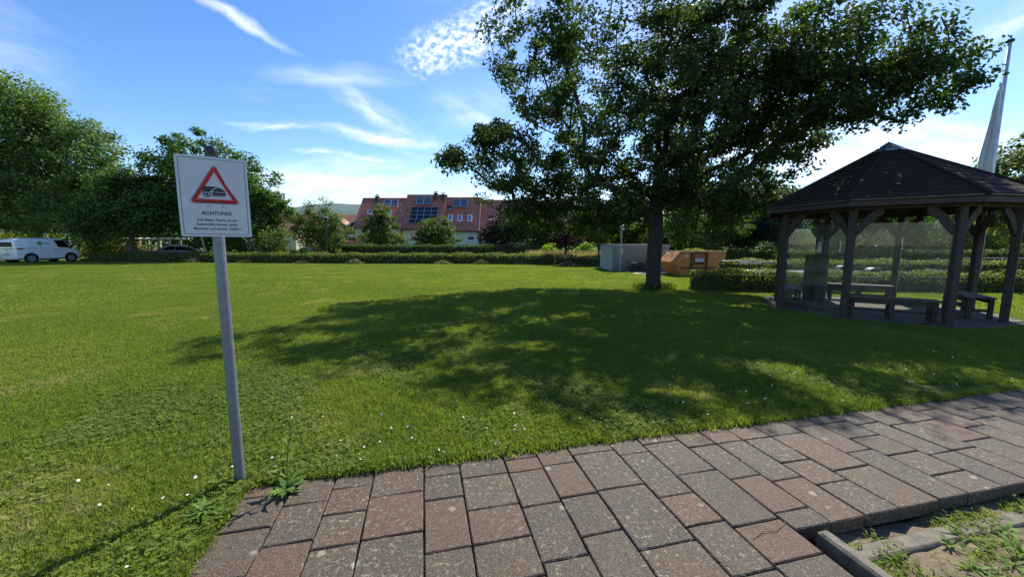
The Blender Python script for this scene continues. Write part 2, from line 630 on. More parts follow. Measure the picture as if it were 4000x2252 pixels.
M['lamp_green'] = plain('lamp_green', (.02, .035, .03), .5)
M['tube_black'] = plain('tube_black', (.014, .015, .018), .3, .2)
M['trailer_metal'] = plain('trailer_metal', (.05, .06, .075), .35, .5)
M['render_cream'] = plain('render_cream', (.62, .60, .44), .9, 0, .06, 3, .1)
M['render_white'] = plain('render_white', (.66, .68, .70), .9, 0, .05, 3, .1)
M['trim_white'] = plain('trim_white', (.72, .74, .77), .6)
M['shutter'] = plain('shutter_grey', (.42, .45, .5), .6)
M['window_glass'] = plain('window_glass', (.03, .035, .045), .08, 0, .1, 2, 0, .8)
M['sky_glass'] = plain('skylight_glass', (.25, .33, .45), .05, .6)
M['roof_red'] = tile_mat('roof_tile_red', (.27, .072, .042), (.41, .125, .07), (.48, .2, .125), .34)
M['roof_brown'] = tile_mat('roof_tile_brown', (.22, .085, .04), (.30, .125, .06), (.34, .16, .085), .7)
M['roof_grey'] = tile_mat('roof_tile_grey', (.22, .20, .2), (.3, .28, .27), (.38, .36, .35), .6)
M['brick_brown'] = plain('brick_brown', (.12, .065, .048), .9, 0, .2, 10)
M['brick_red'] = plain('brick_red', (.20, .07, .045), .9, 0, .3, 8, .3)
M['slate'] = plain('slate_clad', (.03, .032, .038), .6)
M['solar'] = plain('solar_glass', (.022, .024, .03), .35, 0, .15, 3, 0, .2)
M['collector'] = plain('collector_glass', (.10, .11, .13), .3, 0, .1, 3, 0, .4)
M['alu'] = plain('aluminium', (.5, .5, .52), .4, .7)
M['flag_cloth'] = plain('flag_cloth', (.55, .57, .56), .8, 0, .06)
M['flag_pole'] = plain('flag_pole', (.55, .57, .6), .35, .4)
M['board'] = plain('notice_board', (.10, .075, .03), .7)
M['terrace'] = plain('terrace_paving', (.42, .30, .25), .9, 0, .15, 4)
M['asphalt'] = plain('path_asphalt', (.22, .21, .195), .9, 0, .15, 5)


def lawn_mat(blade=False):
    m, nt, b = nodes('grass_blades' if blade else 'lawn_ground')
    P = pos(nt)
    a = tex_noise(nt, .35, 4, .6, P)
    d = tex_noise(nt, 2.6, 4, .6, P)
    e = tex_noise(nt, 14, 3, .6, P)
    c = ramp_node(nt, a, [(.3, (.13, .2, .034)), (.52, (.19, .258, .042)), (.74, (.285, .325, .07))])
    c = mixc(nt, ramp_node(nt, d, [(.45, (0, 0, 0)), (.72, (.6, .6, .6))]), c, (.215, .26, .065))
    c = mixc(nt, ramp_node(nt, e, [(.48, (0, 0, 0)), (.72, (.7, .7, .7))]), c, (.07, .14, .022))
    e2 = tex_noise(nt, 38, 3, .6, P)
    c = mixc(nt, ramp_node(nt, e2, [(.35, (.75, .75, .75)), (.52, (0, 0, 0))]), c, (.05, .11, .016))
    c = mixc(nt, ramp_node(nt, e2, [(.55, (0, 0, 0)), (.72, (.6, .6, .6))]), c, (.29, .35, .09))
    dry = mixc(nt, 1., ramp_node(nt, tex_noise(nt, .8, 4, .6, P), [(.55, (0, 0, 0)), (.68, (1, 1, 1))]),
               ramp_node(nt, tex_noise(nt, 7, 4, .6, P), [(.38, (0, 0, 0)), (.6, (.8, .8, .8))]), 'MULTIPLY')
    c = mixc(nt, dry, c, (.36, .33, .15))
    if blade:
        at = nt.nodes.new('ShaderNodeAttribute'); at.attribute_name = 'tint'
        c = mixc(nt, ramp_node(nt, at.outputs['Fac'], [(0., (.55, .55, .55)), (.45, (0, 0, 0))]), c, (.045, .095, .02))
        c = mixc(nt, ramp_node(nt, at.outputs['Fac'], [(.6, (0, 0, 0)), (1., (.5, .5, .5))]), c, (.25, .29, .08))
        nt.links.new(c, b.inputs['Base Color'])
        b.inputs['Roughness'].default_value = .7
        b.inputs['Specular IOR Level'].default_value = .12
        tr = nt.nodes.new('ShaderNodeBsdfTranslucent')
        nt.links.new(mixc(nt, 1., c, (1.55, 1.5, .7), 'MULTIPLY'), tr.inputs[0])
        mx = nt.nodes.new('ShaderNodeMixShader'); mx.inputs[0].default_value = .5
        nt.links.new(b.outputs[0], mx.inputs[1]); nt.links.new(tr.outputs[0], mx.inputs[2])
        nt.links.new(mx.outputs[0], nt.nodes['Material Output'].inputs[0])
    else:
        c = mixc(nt, 1., c, (.55, .55, .5), 'MULTIPLY')
        nt.links.new(c, b.inputs['Base Color'])
        b.inputs['Roughness'].default_value = .95
        b.inputs['Specular IOR Level'].default_value = .1
        bump(nt, b, tex_noise(nt, 60, 4, .7, P), .8, .05)
    return m


M['lawn'] = lawn_mat()
M['blade'] = lawn_mat(True)


def soil_mat():
    m, nt, b = nodes('soil')
    P = pos(nt)
    f = tex_noise(nt, 7, 6, .7, P)
    g = tex_noise(nt, 60, 4, .7, P)
    c = ramp_node(nt, f, [(.3, (.10, .072, .045)), (.7, (.22, .165, .10))])
    c = mixc(nt, ramp_node(nt, g, [(.5, (0, 0, 0)), (.8, (.5, .5, .5))]), c, (.32, .25, .16))
    nt.links.new(c, b.inputs['Base Color'])
    b.inputs['Roughness'].default_value = .95
    bump(nt, b, g, .7, .02)
    return m


M['soil'] = soil_mat()
M['forest'] = plain('hazed_forest', (.045, .085, .075), .95, 0, .35, .03)  # blue of the distant haze is mixed into the forest green

# ------------------------------------------------------------------ the ground
UA = R(13.0)
PU = np.array((math.cos(UA), math.sin(UA)))            # along the edge of the paving
PV = np.array((math.sin(UA), -math.cos(UA)))           # from the lawn edge back towards the viewer
PO = np.array((-1.80, 2.38))


def uv(u, v):
    p = PO + PU * u + PV * v
    return float(p[0]), float(p[1])


def inv_uv(x, y):
    dx, dy = x - PO[0], y - PO[1]
    return dx * PU[0] + dy * PU[1], dx * PV[0] + dy * PV[1]


gm = MB()
gm.add([(-3000, -400, -.16), (3000, -400, -.16), (3000, 5000, -.16), (-3000, 5000, -.16)], [(0, 1, 2, 3)])
tag(gm.build('ground', M['soil']), kind='structure')

lm = MB()
U0, U1 = 0.03, 13.0
for (a, b_, c, d) in ((-500, 500, -900, .02), (-500, U0, .02, 60), (U1, 500, .02, 60)):
    q = [(*uv(a, c), 0), (*uv(a, d), 0), (*uv(b_, d), 0), (*uv(b_, c), 0)]
    lm.add(q, [(0, 1, 2, 3)])
    # short earth edge where the lawn meets the paving
lm.add([(*uv(U0, .02), 0), (*uv(U1, .02), 0), (*uv(U1, .02), -.15), (*uv(U0, .02), -.15)], [(0, 1, 2, 3)])
lm.add([(*uv(U0, .02), 0), (*uv(U0, 60), 0), (*uv(U0, 60), -.15), (*uv(U0, .02), -.15)], [(0, 1, 2, 3)])
tag(lm.build('lawn', M['lawn']), kind='structure')

hm = MB()
hv = []
NX = 120
for i in range(NX + 1):
    a = R(-75 + 150 * i / NX)
    for j, (rr, zz) in enumerate(((900, 0), (1150, .55), (1400, .92), (1600, 1.0), (2000, .6))):
        h = 150 + 22 * math.sin(a * 3.1 + .6) + 9 * math.sin(a * 13) + 4 * math.sin(a * 41 + 1)
        hv.append((rr * math.sin(a), rr * math.cos(a), zz * h))
hf = []
for i in range(NX):
    for j in range(4):
        k = i * 5 + j
        hf.append((k, k + 5, k + 6, k + 1))
hm.add(hv, hf)
tag(hm.build('hills', M['forest'], smooth=True), kind='structure')

# ------------------------------------------------------------------ paving
PATH_W = 1.16
pb = MB()
pb.add([(*uv(U0, 0), -.085), (*uv(U1, 0), -.085), (*uv(U1, PATH_W - .03), -.085), (*uv(3.3, PATH_W - .03), -.085), (*uv(3.3, 5), -.085), (*uv(U0, 5), -.085)], [(0, 1, 2, 3, 4, 5)])
path = tag(pb.build('paved_path', M['joint']), kind='structure')

_pv = {}


def paver_mesh(w, l, k):
    key = (round(w, 3), round(l, 3), k)
    if key in _pv:
        return _pv[key]
    rr = random.Random(hash(key) & 0xffff)
    bv = .006
    hx, hy = w / 2, l / 2
    top = []
    # ring with slightly uneven, chipped edges
    nseg = 3
    ring = []
    cs = [(-hx, -hy), (hx, -hy), (hx, hy), (-hx, hy)]
    for i in range(4):
        a, b_ = cs[i], cs[(i + 1) % 4]
        for s in range(nseg):
            t = s / nseg
            x = a[0] + (b_[0] - a[0]) * t
            y = a[1] + (b_[1] - a[1]) * t
            j = .0022 if s else .004
            x -= math.copysign(rr.random() * j * 1.3, x); y -= math.copysign(rr.random() * j * 1.3, y)
            ring.append((x, y))
    n = len(ring)
    vs = [(x, y, -.08) for x, y in ring] + [(x, y, -bv) for x, y in ring]
    vs += [(x * (1 - bv / hx), y * (1 - bv / hy), rr.uniform(-.0012, .0012)) for x, y in ring]
    fs = []
    for lev in range(2):
        for i in range(n):
            j = (i + 1) % n
            fs.append((lev * n + i, lev * n + j, (lev + 1) * n + j, (lev + 1) * n + i))
    fs.append(tuple(2 * n + i for i in range(n)))
    me = bpy.data.meshes.new('paver')
    me.from_pydata(vs, [], fs)
    me.materials.append(M['paver'])
    _pv[key] = me
    return me


def put_paver(parent, u0, u1, v0, v1, rr, gap=.0045):
    w, l = u1 - u0 - gap, v1 - v0 - gap
    if w < .03 or l < .03:
        return
    o = link_mesh('paver', paver_mesh(w, l, rr.randint(0, 2)), parent)
    x, y = uv((u0 + u1) / 2, (v0 + v1) / 2)
    o.location = (x, y, rr.uniform(-.0025, .0025))
    o.rotation_euler = (rr.uniform(-.006, .006), rr.uniform(-.006, .006), UA + math.pi * 0 + rr.uniform(-.006, .006))
    return o


cols = [.03, .33, .59, .84, 1.18, 1.43, 1.76, 2.02, 2.28, 2.63, 2.89, 3.22, 3.48, 3.74, 4.01]
pat = [.34, .26, .33, .26, .26]
k = 0
while cols[-1] < 9.2:
    cols.append(round(cols[-1] + pat[k % 5], 3)); k += 1
first = {0: [.16, .30, .34], 1: [.29, .33], 2: [.19, .25, .26], 3: [.33, .36], 4: [.19, .25, .42], 5: [.26, .33, .27], 6: [.11, .16, .36], 7: [.24, .36, .33], 8: [.16, .43, .5], 9: [.24, .5], 10: [.14, .42, .5]}
prr = random.Random(5)
for i in range(len(cols) - 1):
    u0, u1 = cols[i], cols[i + 1]
    end = 2.5 if u1 <= 3.3 else PATH_W
    v = 0.0
    seq = list(first.get(i, []))
    wide = (u1 - u0) > .3
    while v < end - .02:
        l = seq.pop(0) if seq else prr.choice([.26, .34, .5, .5, .42] if wide else [.26, .34, .34, .5, .42])
        if v == 0.0 and i not in first:
            l = prr.choice([.18, .26, .34, .42])
        if end - (v + l) < .1:
            l = end - v
        l = min(l, end - v)
        put_paver(path, u0, u1, v, v + l, prr)
        v += l

# kerbs and the sunken weed bed
kb = empty('kerb_edging', (*uv(3.32, PATH_W + .6), -.08), UA, 'narrow concrete kerb stones edging the sunken weed bed', 'kerb')


def kerb_piece(u0, u1, v0, v1, ztop, h, seed):
    rr = random.Random(seed)
    mb = MB()
    n = 6
    a, b_ = (u1 - u0), (v1 - v0)
    cx, cy = (u0 + u1) / 2 - 3.32, (v0 + v1) / 2 - (PATH_W + .6)
    mb.bbox((cx, -cy, ztop - h / 2 + .08), (a, b_, h), .012)
    mb.v = [(p[0] + rr.uniform(-.003, .003), p[1] + rr.uniform(-.003, .003), p[2] + rr.uniform(-.002, .002)) for p in mb.v]
    return mb.build('kerb_stone', M['kerb'], kb)


kerb_piece(3.325, 3.40, PATH_W + .03, PATH_W + 1.0, .004, .2, 1)
kerb_piece(3.325, 3.40, PATH_W + 1.01, PATH_W + 2.0, .003, .2, 2)
for i in range(6):
    kerb_piece(3.41 + i * 1.0, 4.402 + i * 1.0, PATH_W + .085 + .006 * i, PATH_W + .185 + .006 * i, -.075 - .004 * (i % 2), .1, 10 + i)

sm = MB()
nu, nv = 70, 40
sv = []
srr = np.random.default_rng(3)
for i in range(nu + 1):
    for j in range(nv + 1):
        u = 3.36 + 6.0 * i / nu
        v = PATH_W - .02 + 3.6 * j / nv
        z = -.105 + .02 * math.sin(u * 5.1) * math.sin(v * 4.3 + 1) + float(srr.normal(0, .009))
        sv.append((*uv(u, v), z))
sf = []
for i in range(nu):
    for j in range(nv):
        a = i * (nv + 1) + j
        sf.append((a, a + nv + 1, a + nv + 2, a + 1))
sm.add(sv, sf)
tag(sm.build('soil_bed', M['soil'], smooth=True), kind='structure')

# ------------------------------------------------------------------ leaves, crowns, hedges
TPL_OAK = np.array([(0, -.5, 0), (.13, -.22, .02), (.3, -.12, .05), (.16, .04, .02), (.34, .2, .06), (.15, .3, .02), (0, .5, 0), (-.15, .3, .02), (-.34, .2, .06), (-.16, .04, .02), (-.3, -.12, .05), (-.13, -.22, .02)])
TPL_OVAL = np.array([(0, -.5, 0), (.26, -.18, .05), (.28, .12, .05), (0, .5, -.03), (-.28, .12, .05), (-.26, -.18, .05)])
TPL_MAPLE = np.array([(0, -.45, 0), (.2, -.2, .03), (.48, -.05, .07), (.24, .1, .03), (.26, .36, .05), (0, .5, 0), (-.26, .36, .05), (-.24, .1, .03), (-.48, -.05, .07), (-.2, -.2, .03)])
TPL_LONG = np.array([(0, -.5, 0), (.1, -.1, .03), (.08, .2, .03), (0, .5, -.05), (-.08, .2, .03), (-.1, -.1, .03)])
TPL_SPRAY = np.array([(0, -.5, 0), (.16, -.3, .03), (.09, -.12, .02), (.24, .02, .06), (.1, .14, .03), (.16, .3, .05), (0, .5, -.04), (-.14, .28, .05), (-.1, .12, .03), (-.24, 0, .06), (-.09, -.14, .02), (-.16, -.3, .03)])


def leaf_arrays(P, Nrm, size, tpl, g):
    n = len(P)
    Nrm = Nrm / np.maximum(np.linalg.norm(Nrm, axis=1, keepdims=True), 1e-6)
    rv = g.normal(size=(n, 3))
    t = np.cross(Nrm, rv); t /= np.maximum(np.linalg.norm(t, axis=1, keepdims=True), 1e-6)
    b_ = np.cross(Nrm, t)
    s = size[:, None, None]
    V = P[:, None, :] + s * (tpl[None, :, 0:1] * t[:, None, :] + tpl[None, :, 1:2] * b_[:, None, :] + tpl[None, :, 2:3] * Nrm[:, None, :])
    return V.reshape(-1, 3)


def leaf_object(name, P, Nrm, size, tpl, mat, parent, g, tint=None, clump_tint=None):
    n, k = len(P), len(tpl)
    V = leaf_arrays(P, Nrm, size, tpl, g)
    if tint is None:
        tint = np.clip(g.normal(.45, .22, n), 0, 1)
    me = fast_mesh(name, V, np.arange(n * k), np.arange(n) * k, mat, tint)
    return link_mesh(name, me, parent)


def clumps_in(lobes, n, g, shell=.5):
    vol = np.array([(l[3] * l[4] * l[5]) ** (2 / 3) for l in lobes])
    which = g.choice(len(lobes), n, p=vol / vol.sum())
    d = g.normal(size=(n, 3)); d /= np.linalg.norm(d, axis=1, keepdims=True)
    rad = shell + (1 - shell) * np.sqrt(g.random(n))
    inner = g.random(n) < .22
    rad = np.where(inner, g.random(n) ** .5 * .7, rad)
    L_ = np.array(lobes)[which]
    return L_[:, :3] + d * rad[:, None] * L_[:, 3:6] * .93


def branch_mesh(name, trunk, trunk_r, tips, mat, parent, g, rmin=.012, sides=6, tip_r=.012):
    """skeleton that joins every tip to the trunk; thickness follows the number of tips carried"""
    pts = [np.array(p, float) for p in trunk]
    par = [-1] + list(range(len(trunk) - 1))
    base_n = len(pts)
    first_ok = max(1, int(base_n * .35))
    order = np.argsort(np.linalg.norm(tips - pts[base_n // 2], axis=1))
    for ti in order:
        T = tips[ti]
        A = np.array(pts[first_ok:])
        d = T - A
        dist = np.linalg.norm(d, axis=1)
        pen = np.maximum(0, -d[:, 2] + .15 * dist) * 1.3
        j = int(np.argmin(dist + pen)) + first_ok
        start = pts[j]
        L_ = np.linalg.norm(T - start)
        ns = max(1, min(5, int(L_ / .8)))
        pj = j
        for s in range(1, ns + 1):
            f = s / ns
            q = start + (T - start) * f
            q = q + np.array((0, 0, 1)) * math.sin(f * math.pi) * L_ * .10
            if s < ns:
                q = q + g.normal(0, .05 * L_ + .02, 3)
            pts.append(q); par.append(pj); pj = len(pts) - 1
    n = len(pts)
    r = np.zeros(n)
    kids = [[] for _ in range(n)]
    for i in range(n - 1, 0, -1):
        kids[par[i]].append(i)
    for i in range(n - 1, -1, -1):
        if not kids[i]:
            r[i] = tip_r
        else:
            r[i] = max(rmin, sum(r[c] ** 2.35 for c in kids[i]) ** (1 / 2.35))
    # scale so that the foot has the wanted girth, keeping twigs thin
    sc = trunk_r / r[1]
    for i in range(n):
        r[i] = r[i] * (sc if i < base_n else min(sc, 1.0) if sc < 1 else 1 + (sc - 1) * min(1, r[i] / r[base_n - 1] if r[base_n - 1] else 1))
    for i in range(2, base_n):
        r[i] = min(r[i], r[i - 1])
    r[0] = trunk_r * 1.35
    mb = MB()
    mb.tube([pts[i] for i in range(base_n)], [r[i] for i in range(base_n)], 14)
    for i in range(base_n, n):
        p = par[i]
        sd = 12 if i < base_n else (sides if r[i] > .03 else 4)
        r0 = r[p] if (i < base_n or p >= base_n) else min(r[p], r[i] * 1.25)
        mb.tube([pts[p], pts[i]], [min(r0, r[i] * 1.5) if i >= base_n else r0, r[i]], sd, cap=False)
    me = bpy.data.meshes.new(name)
    me.from_pydata(mb.v, [], mb.f)
    me.shade_smooth()
    me.materials.append(mat)
    return link_mesh(name, me, parent)


def tree(name, label, base, trunk_h, trunk_r, lobes, nclump, clump_r, per, lsize, leaf, barkm, seed, tpl=TPL_MAPLE, group=None, shell=.5, cat='tree', lead=.7, flat=.65, up=.55, rz=0):
    g = np.random.default_rng(seed)
    root = empty(name, (*base, 0), 0, label, cat, group)
    C = clumps_in(lobes, nclump, g, shell)
    ctr = np.average(C, axis=0)
    top = max(l[2] + l[5] for l in lobes)
    lo = lobes[0]
    zt = trunk_h + (top - trunk_h) * lead
    tr = []
    nt_ = 9
    for i in range(nt_):
        f = i / (nt_ - 1)
        z = zt * f
        tr.append((lo[0] * f * .8 + g.normal(0, .02 * trunk_h) * (f > .1), lo[1] * f * .8 + g.normal(0, .02 * trunk_h) * (f > .1), z))
    tr.insert(1, (0, 0, trunk_r * 1.2))
    branch_mesh('trunk', tr, trunk_r, C, barkm, root, g)
    npc = np.maximum(6, g.poisson(per, nclump))
    idx = np.repeat(np.arange(nclump), npc)
    n = len(idx)
    d = g.normal(size=(n, 3)); d /= np.linalg.norm(d, axis=1, keepdims=True)
    rad = clump_r * g.uniform(.6, 1.35, nclump)
    off = d * (g.random(n) ** .45)[:, None] * rad[idx][:, None] * np.array((1, 1, flat))
    P = C[idx] + off
    P[:, 2] = np.maximum(P[:, 2], .3)
    out = P - ctr
    out /= np.maximum(np.linalg.norm(out, axis=1, keepdims=True), 1e-6)
    Nrm = out * .45 + g.normal(0, .55, (n, 3)) + np.array((0, 0, up)) + d * .35
    ct = g.normal(0, .16, nclump)
    tint = np.clip(g.normal(.45, .18, n) + ct[idx], 0, 1)
    size = lsize * g.uniform(.65, 1.3, n)
    leaf_object('crown', P, Nrm, size, tpl, leaf, root, g, tint)
    return root


def hedge(name, label, pts, width, height, lsize, dens, leaf, seed, group=None, z0=0, wob=.04, tpl=TPL_OVAL, cat='hedge'):
    """clipped hedge along a polyline: twiggy core with leaves over top and sides"""
    g = np.random.default_rng(seed)
    pts = [np.array(p, float) for p in pts]
    o0 = (float(pts[0][0]), float(pts[0][1]), z0)
    root = empty(name, o0, 0, label, cat, group)
    mb = MB()
    P_, N_ = [], []
    seglens = [np.linalg.norm(pts[i + 1] - pts[i]) for i in range(len(pts) - 1)]
    for i in range(len(pts) - 1):
        a, b_ = pts[i] - pts[0], pts[i + 1] - pts[0]
        L_ = seglens[i]
        t = (b_ - a) / L_
        nrm = np.array((-t[1], t[0]))
        c = (a + b_) / 2
        inset = min(.13, width * .2) 
        mb.box((c[0], c[1], (height - inset) / 2), (L_ - .02, width - 2 * inset, height - inset), math.atan2(t[1], t[0]))
        area = L_ * (width + 2 * height)
        n = int(area * dens)
        s = g.random(n) * L_
        q = g.random(n) * (width + 2 * height)
        # round the shoulders: squircle cross-section
        side = np.where(q < height, -1, np.where(q > height + width, 1, 0))
        yy = np.where(side == 0, q - height - width / 2, side * width / 2)
        zz = np.where(side == -1, q, np.where(side == 1, width + 2 * height - q, height))
        near = np.clip((zz - (height - .14)) / .14, 0, 1)
        yy = np.where(side != 0, yy * (1 - .12 * near ** 2), yy)
        edge = np.clip((np.abs(yy) / (width / 2) - .7) / .3, 0, 1)
        zz = np.where(side == 0, zz - .06 * edge ** 2 * min(1, height), zz)
        nx = side * 1.0
        nz_ = (side == 0) * 1.0
        wv = wob * (np.sin(s * 2.1 + seed) + .6 * np.sin(s * 5.3 + 2) + .5 * np.sin(zz * 6 + s * 3.3))
        depth = g.normal(0, lsize * .45, n) + wv * .6
        yy = yy + nx * depth
        zz = np.maximum(zz + nz_ * (depth + wv * .6), .02)
        P = np.stack((a[0] + t[0] * s + nrm[0] * yy, a[1] + t[1] * s + nrm[1] * yy, zz), 1)
        Nn = np.stack((nrm[0] * nx, nrm[1] * nx, nz_ + .25), 1) + g.normal(0, .55, (n, 3))
        P_.append(P); N_.append(Nn)
        # end caps
        for e, (cc, dirn) in enumerate(((a, -t), (b_, t))):
            if (e == 0 and i > 0) or (e == 1 and i < len(pts) - 2):
                continue
            n2 = int(width * height * dens)
            yy = (g.random(n2) - .5) * width
            zz = g.random(n2) * height
            dd = g.normal(0, lsize * .45, n2)
            P_.append(np.stack((cc[0] + nrm[0] * yy + dirn[0] * dd, cc[1] + nrm[1] * yy + dirn[1] * dd, zz), 1))
            N_.append(np.stack((np.full(n2, dirn[0]), np.full(n2, dirn[1]), np.full(n2, .25)), 1) + g.normal(0, .55, (n2, 3)))
    mb.build('twig_core', M['twigs'], root)
    P = np.concatenate(P_); Nn = np.concatenate(N_)
    n = len(P)
    tint = np.clip(g.normal(.45, .2, n) + .15 * np.sin(P[:, 0] * 1.7 + P[:, 1]), 0, 1)
    leaf_object('foliage', P, Nn, lsize * g.uniform(.6, 1.4, n), tpl, leaf, root, g, tint)
    return root


def shrub(name, label, base, lobes, n, lsize, leaf, seed, tpl=TPL_OVAL, group=None, cat='shrub'):
    g = np.random.default_rng(seed)
    root = empty(name, (*base, 0), 0, label, cat, group)
    C = clumps_in(lobes, max(14, n // 60), g, .4)
    m_ = len(C)
    C[:, 2] = np.maximum(C[:, 2], .12)
    mb = MB()
    for c in C[: min(m_, 30)]:
        mb.tube([(g.normal(0, .06), g.normal(0, .06), 0), (c[0] * .45, c[1] * .45, c[2] * .6), tuple(c)], [.03, .02, .008], 5, False)
    mb.build('stems', M['bark_grey'], root)
    idx = g.integers(0, m_, n)
    d = g.normal(size=(n, 3)); d /= np.linalg.norm(d, axis=1, keepdims=True)
    rr = np.mean([(l[3] + l[4] + l[5]) / 3 for l in lobes]) * .42
    P = C[idx] + d * (g.random(n) ** .5)[:, None] * rr
    P[:, 2] = np.maximum(P[:, 2], .05)
    Nn = d * .5 + g.normal(0, .5, (n, 3)) + np.array((0, 0, .5))
    ct = g.normal(0, .15, m_)
    leaf_object('foliage', P, Nn, lsize * g.uniform(.6, 1.35, n), tpl, leaf, root, g, np.clip(g.normal(.45, .18, n) + ct[idx], 0, 1))
    return root

# ------------------------------------------------------------------ the oak
OAK = (4.95, 13.31)
tree('oak_tree', 'large spreading oak with a dark trunk shading the lawn', OAK, 2.0, .25,
     [(.2, .5, 6.5, 5.3, 4.6, 3.6), (-3.9, 0, 4.6, 2.8, 2.4, 1.5), (-6.5, -.2, 4.35, 1.05, .9, .5), (-5.6, 0, 5.2, .9, .9, .5), (3.4, -1.0, 5.1, 2.2, 1.8, 1.2), (4.6, -3.1, 5.4, 1.8, 1.3, .9), (-4.2, .3, 7.7, 1.9, 1.9, 2.2),
      (2.6, .3, 4.4, 2.8, 2.6, 1.9), (4.0, -2.2, 6.6, 2.7, 2.2, 1.5), (5.0, -3.7, 5.7, 1.3, 1.1, .75), (5.5, -4.2, 5.0, .6, .6, .35), (-1.6, .8, 3.3, 3.0, 2.6, 1.0),
      (0, -2.0, 6.8, 3.6, 2.0, 2.2), (1.2, -1.0, 3.4, 1.6, 1.5, .8), (2.4, -1.6, 7.2, 2.8, 2.2, 1.8), (-4.9, .2, 3.3, 1.5, 1.2, .95), (-2.6, .8, 2.6, 2.3, 1.7, .6), (2.4, .8, 2.8, 1.8, 1.8, .65), (-1.2, -.2, 2.75, 1.5, 1.3, .5), (-4.0, .4, 2.7, 1.7, 1.3, .6), (3.6, .4, 3.4, 1.6, 1.5, .8)],
     1200, .43, 118, .12, M['oak_leaf'], M['bark_oak'], 11, TPL_OAK, flat=.68, shell=.45)

# ------------------------------------------------------------------ trees round the lawn
tree('poplar_tree', 'tall pale green poplar rising behind the white van', (-45.5, 37.5), 3.4, .42,
     [(-2.5, 0, 11.2, 5.8, 5, 7.2), (3.2, .5, 9.0, 5.2, 4.2, 5.2), (7.4, 0, 6.0, 3.8, 3.2, 3.8), (-5, 0, 8, 4, 4, 5), (0, -1.5, 4.6, 7, 3, 2.6), (1, -1, 13.2, 2.8, 2.6, 2.8), (7, -1, 3.4, 3, 2.4, 1.8)],
     700, 1.1, 110, .25, M['poplar_leaf'], M['bark_pale'], 21, TPL_OVAL, shell=.5, flat=.8)
tree('broad_tree', 'smaller green tree filling the gap beside the poplar', (-35.2, 35.5), 2.2, .2,
     [(0, 0, 5.2, 3.0, 2.8, 3.4), (2.0, 0, 4.2, 2.2, 2, 2.4), (-2.2, 0, 4.0, 2.2, 2.2, 2.2)],
     150, 1.0, 90, .24, M['lime_leaf'], M['bark_grey'], 22, TPL_OVAL)
tree('lime_tree', 'big dark green round-topped tree behind the warning sign', (-29.8, 39), 2.4, .34,
     [(-1.9, 0, 8.0, 4.6, 4.2, 5.1), (2.3, 0, 6.6, 4.6, 4, 4.5), (-4.4, .2, 6, 2.6, 2.6, 3.2), (4.6, 0, 4.4, 2.8, 2.8, 2.8), (0, -1, 4.2, 4, 3, 2.4)],
     480, 1.0, 105, .24, M['lime_leaf'], M['bark_oak'], 23, TPL_MAPLE, shell=.5)
tree('feathery_tree', 'small feathery yellow-green tree behind the dark lamp post', (-18.2, 36.5), 1.0, .1,
     [(0, 0, 3.3, 2.4, 2.0, 2.4), (1.1, 0, 2.4, 1.8, 1.6, 1.7), (-1.3, 0, 3.0, 1.5, 1.5, 2.0), (.5, 0, 5.1, .9, .8, 1.0)],
     150, .62, 80, .16, M['birch_leaf'], M['bark_grey'], 24, TPL_OVAL, shell=.4)
tree('garden_tree', 'pointed green garden tree in front of the red tiled roof', (-15.9, 46.5), .9, .1,
     [(0, 0, 3.2, 2.3, 2, 2.6), (.2, 0, 5.0, 1.2, 1.1, 1.3), (.6, 0, 1.8, 2.6, 2.2, 1.3)],
     130, .62, 75, .2, M['maple_leaf'], M['bark_grey'], 25, TPL_MAPLE)
tree('garden_tree', 'round green garden tree in front of the solar panels', (-9.3, 46.5), .9, .1,
     [(0, 0, 3.0, 2.4, 2.1, 2.1), (1.1, 0, 2.1, 1.9, 1.7, 1.4), (-1.0, 0, 2.2, 1.6, 1.5, 1.5)],
     130, .62, 75, .2, M['maple_leaf'], M['bark_grey'], 26, TPL_MAPLE)
tree('copper_tree', 'dark purple-leaved tree at the end of the row of houses', (-1.1, 41), 1.0, .12,
     [(0, 0, 2.9, 2.1, 2, 1.9), (1.6, 0, 3.3, 1.8, 1.6, 1.6), (-.8, 0, 2.2, 1.6, 1.4, 1.2)],
     120, .6, 80, .2, M['purple_leaf'], M['bark_oak'], 27, TPL_OVAL)
tree('young_tree', 'small dark-leaved tree on a short trunk between two hedge pieces', (4.35, 31), 1.0, .1,
     [(0, 0, 2.1, 1.35, 1.3, 1.0), (-.3, 0, 2.9, .9, .9, .7)], 70, .5, 70, .15, M['purple_leaf'], M['bark_oak'], 28, TPL_OVAL)
tree('young_tree', 'young green tree with a thin slanting trunk left of the metal shed', (6.6, 29.5), 1.3, .07,
     [(.2, 0, 2.7, 1.7, 1.5, 1.2), (1.3, 0, 3.3, 1.5, 1.4, 1.1), (-1.0, 0, 3.4, 1.2, 1.2, .9)], 100, .55, 75, .16, M['maple_leaf'], M['bark_oak'], 29, TPL_MAPLE)
tree('ash_tree', 'pale green tree standing behind the metal shed', (11.6, 38), 1.5, .14,
     [(0, 0, 3.9, 2.6, 2.3, 2.4), (1.6, 0, 2.6, 1.8, 1.6, 1.5), (-1.6, 0, 3.0, 1.8, 1.6, 1.8)], 150, .75, 80, .2, M['birch_leaf'], M['bark_grey'], 30, TPL_OVAL)
tree('hazel_tree', 'bushy bright green tree behind the orange skip', (11.6, 24.5), .8, .1,
     [(0, 0, 2.9, 2.3, 1.8, 1.6), (2.2, .2, 2.9, 1.6, 1.6, 1.5), (-1.2, 0, 3.6, 1.4, 1.3, 1.2)], 150, .6, 80, .15, M['lime_leaf'], M['bark_grey'], 31, TPL_MAPLE)
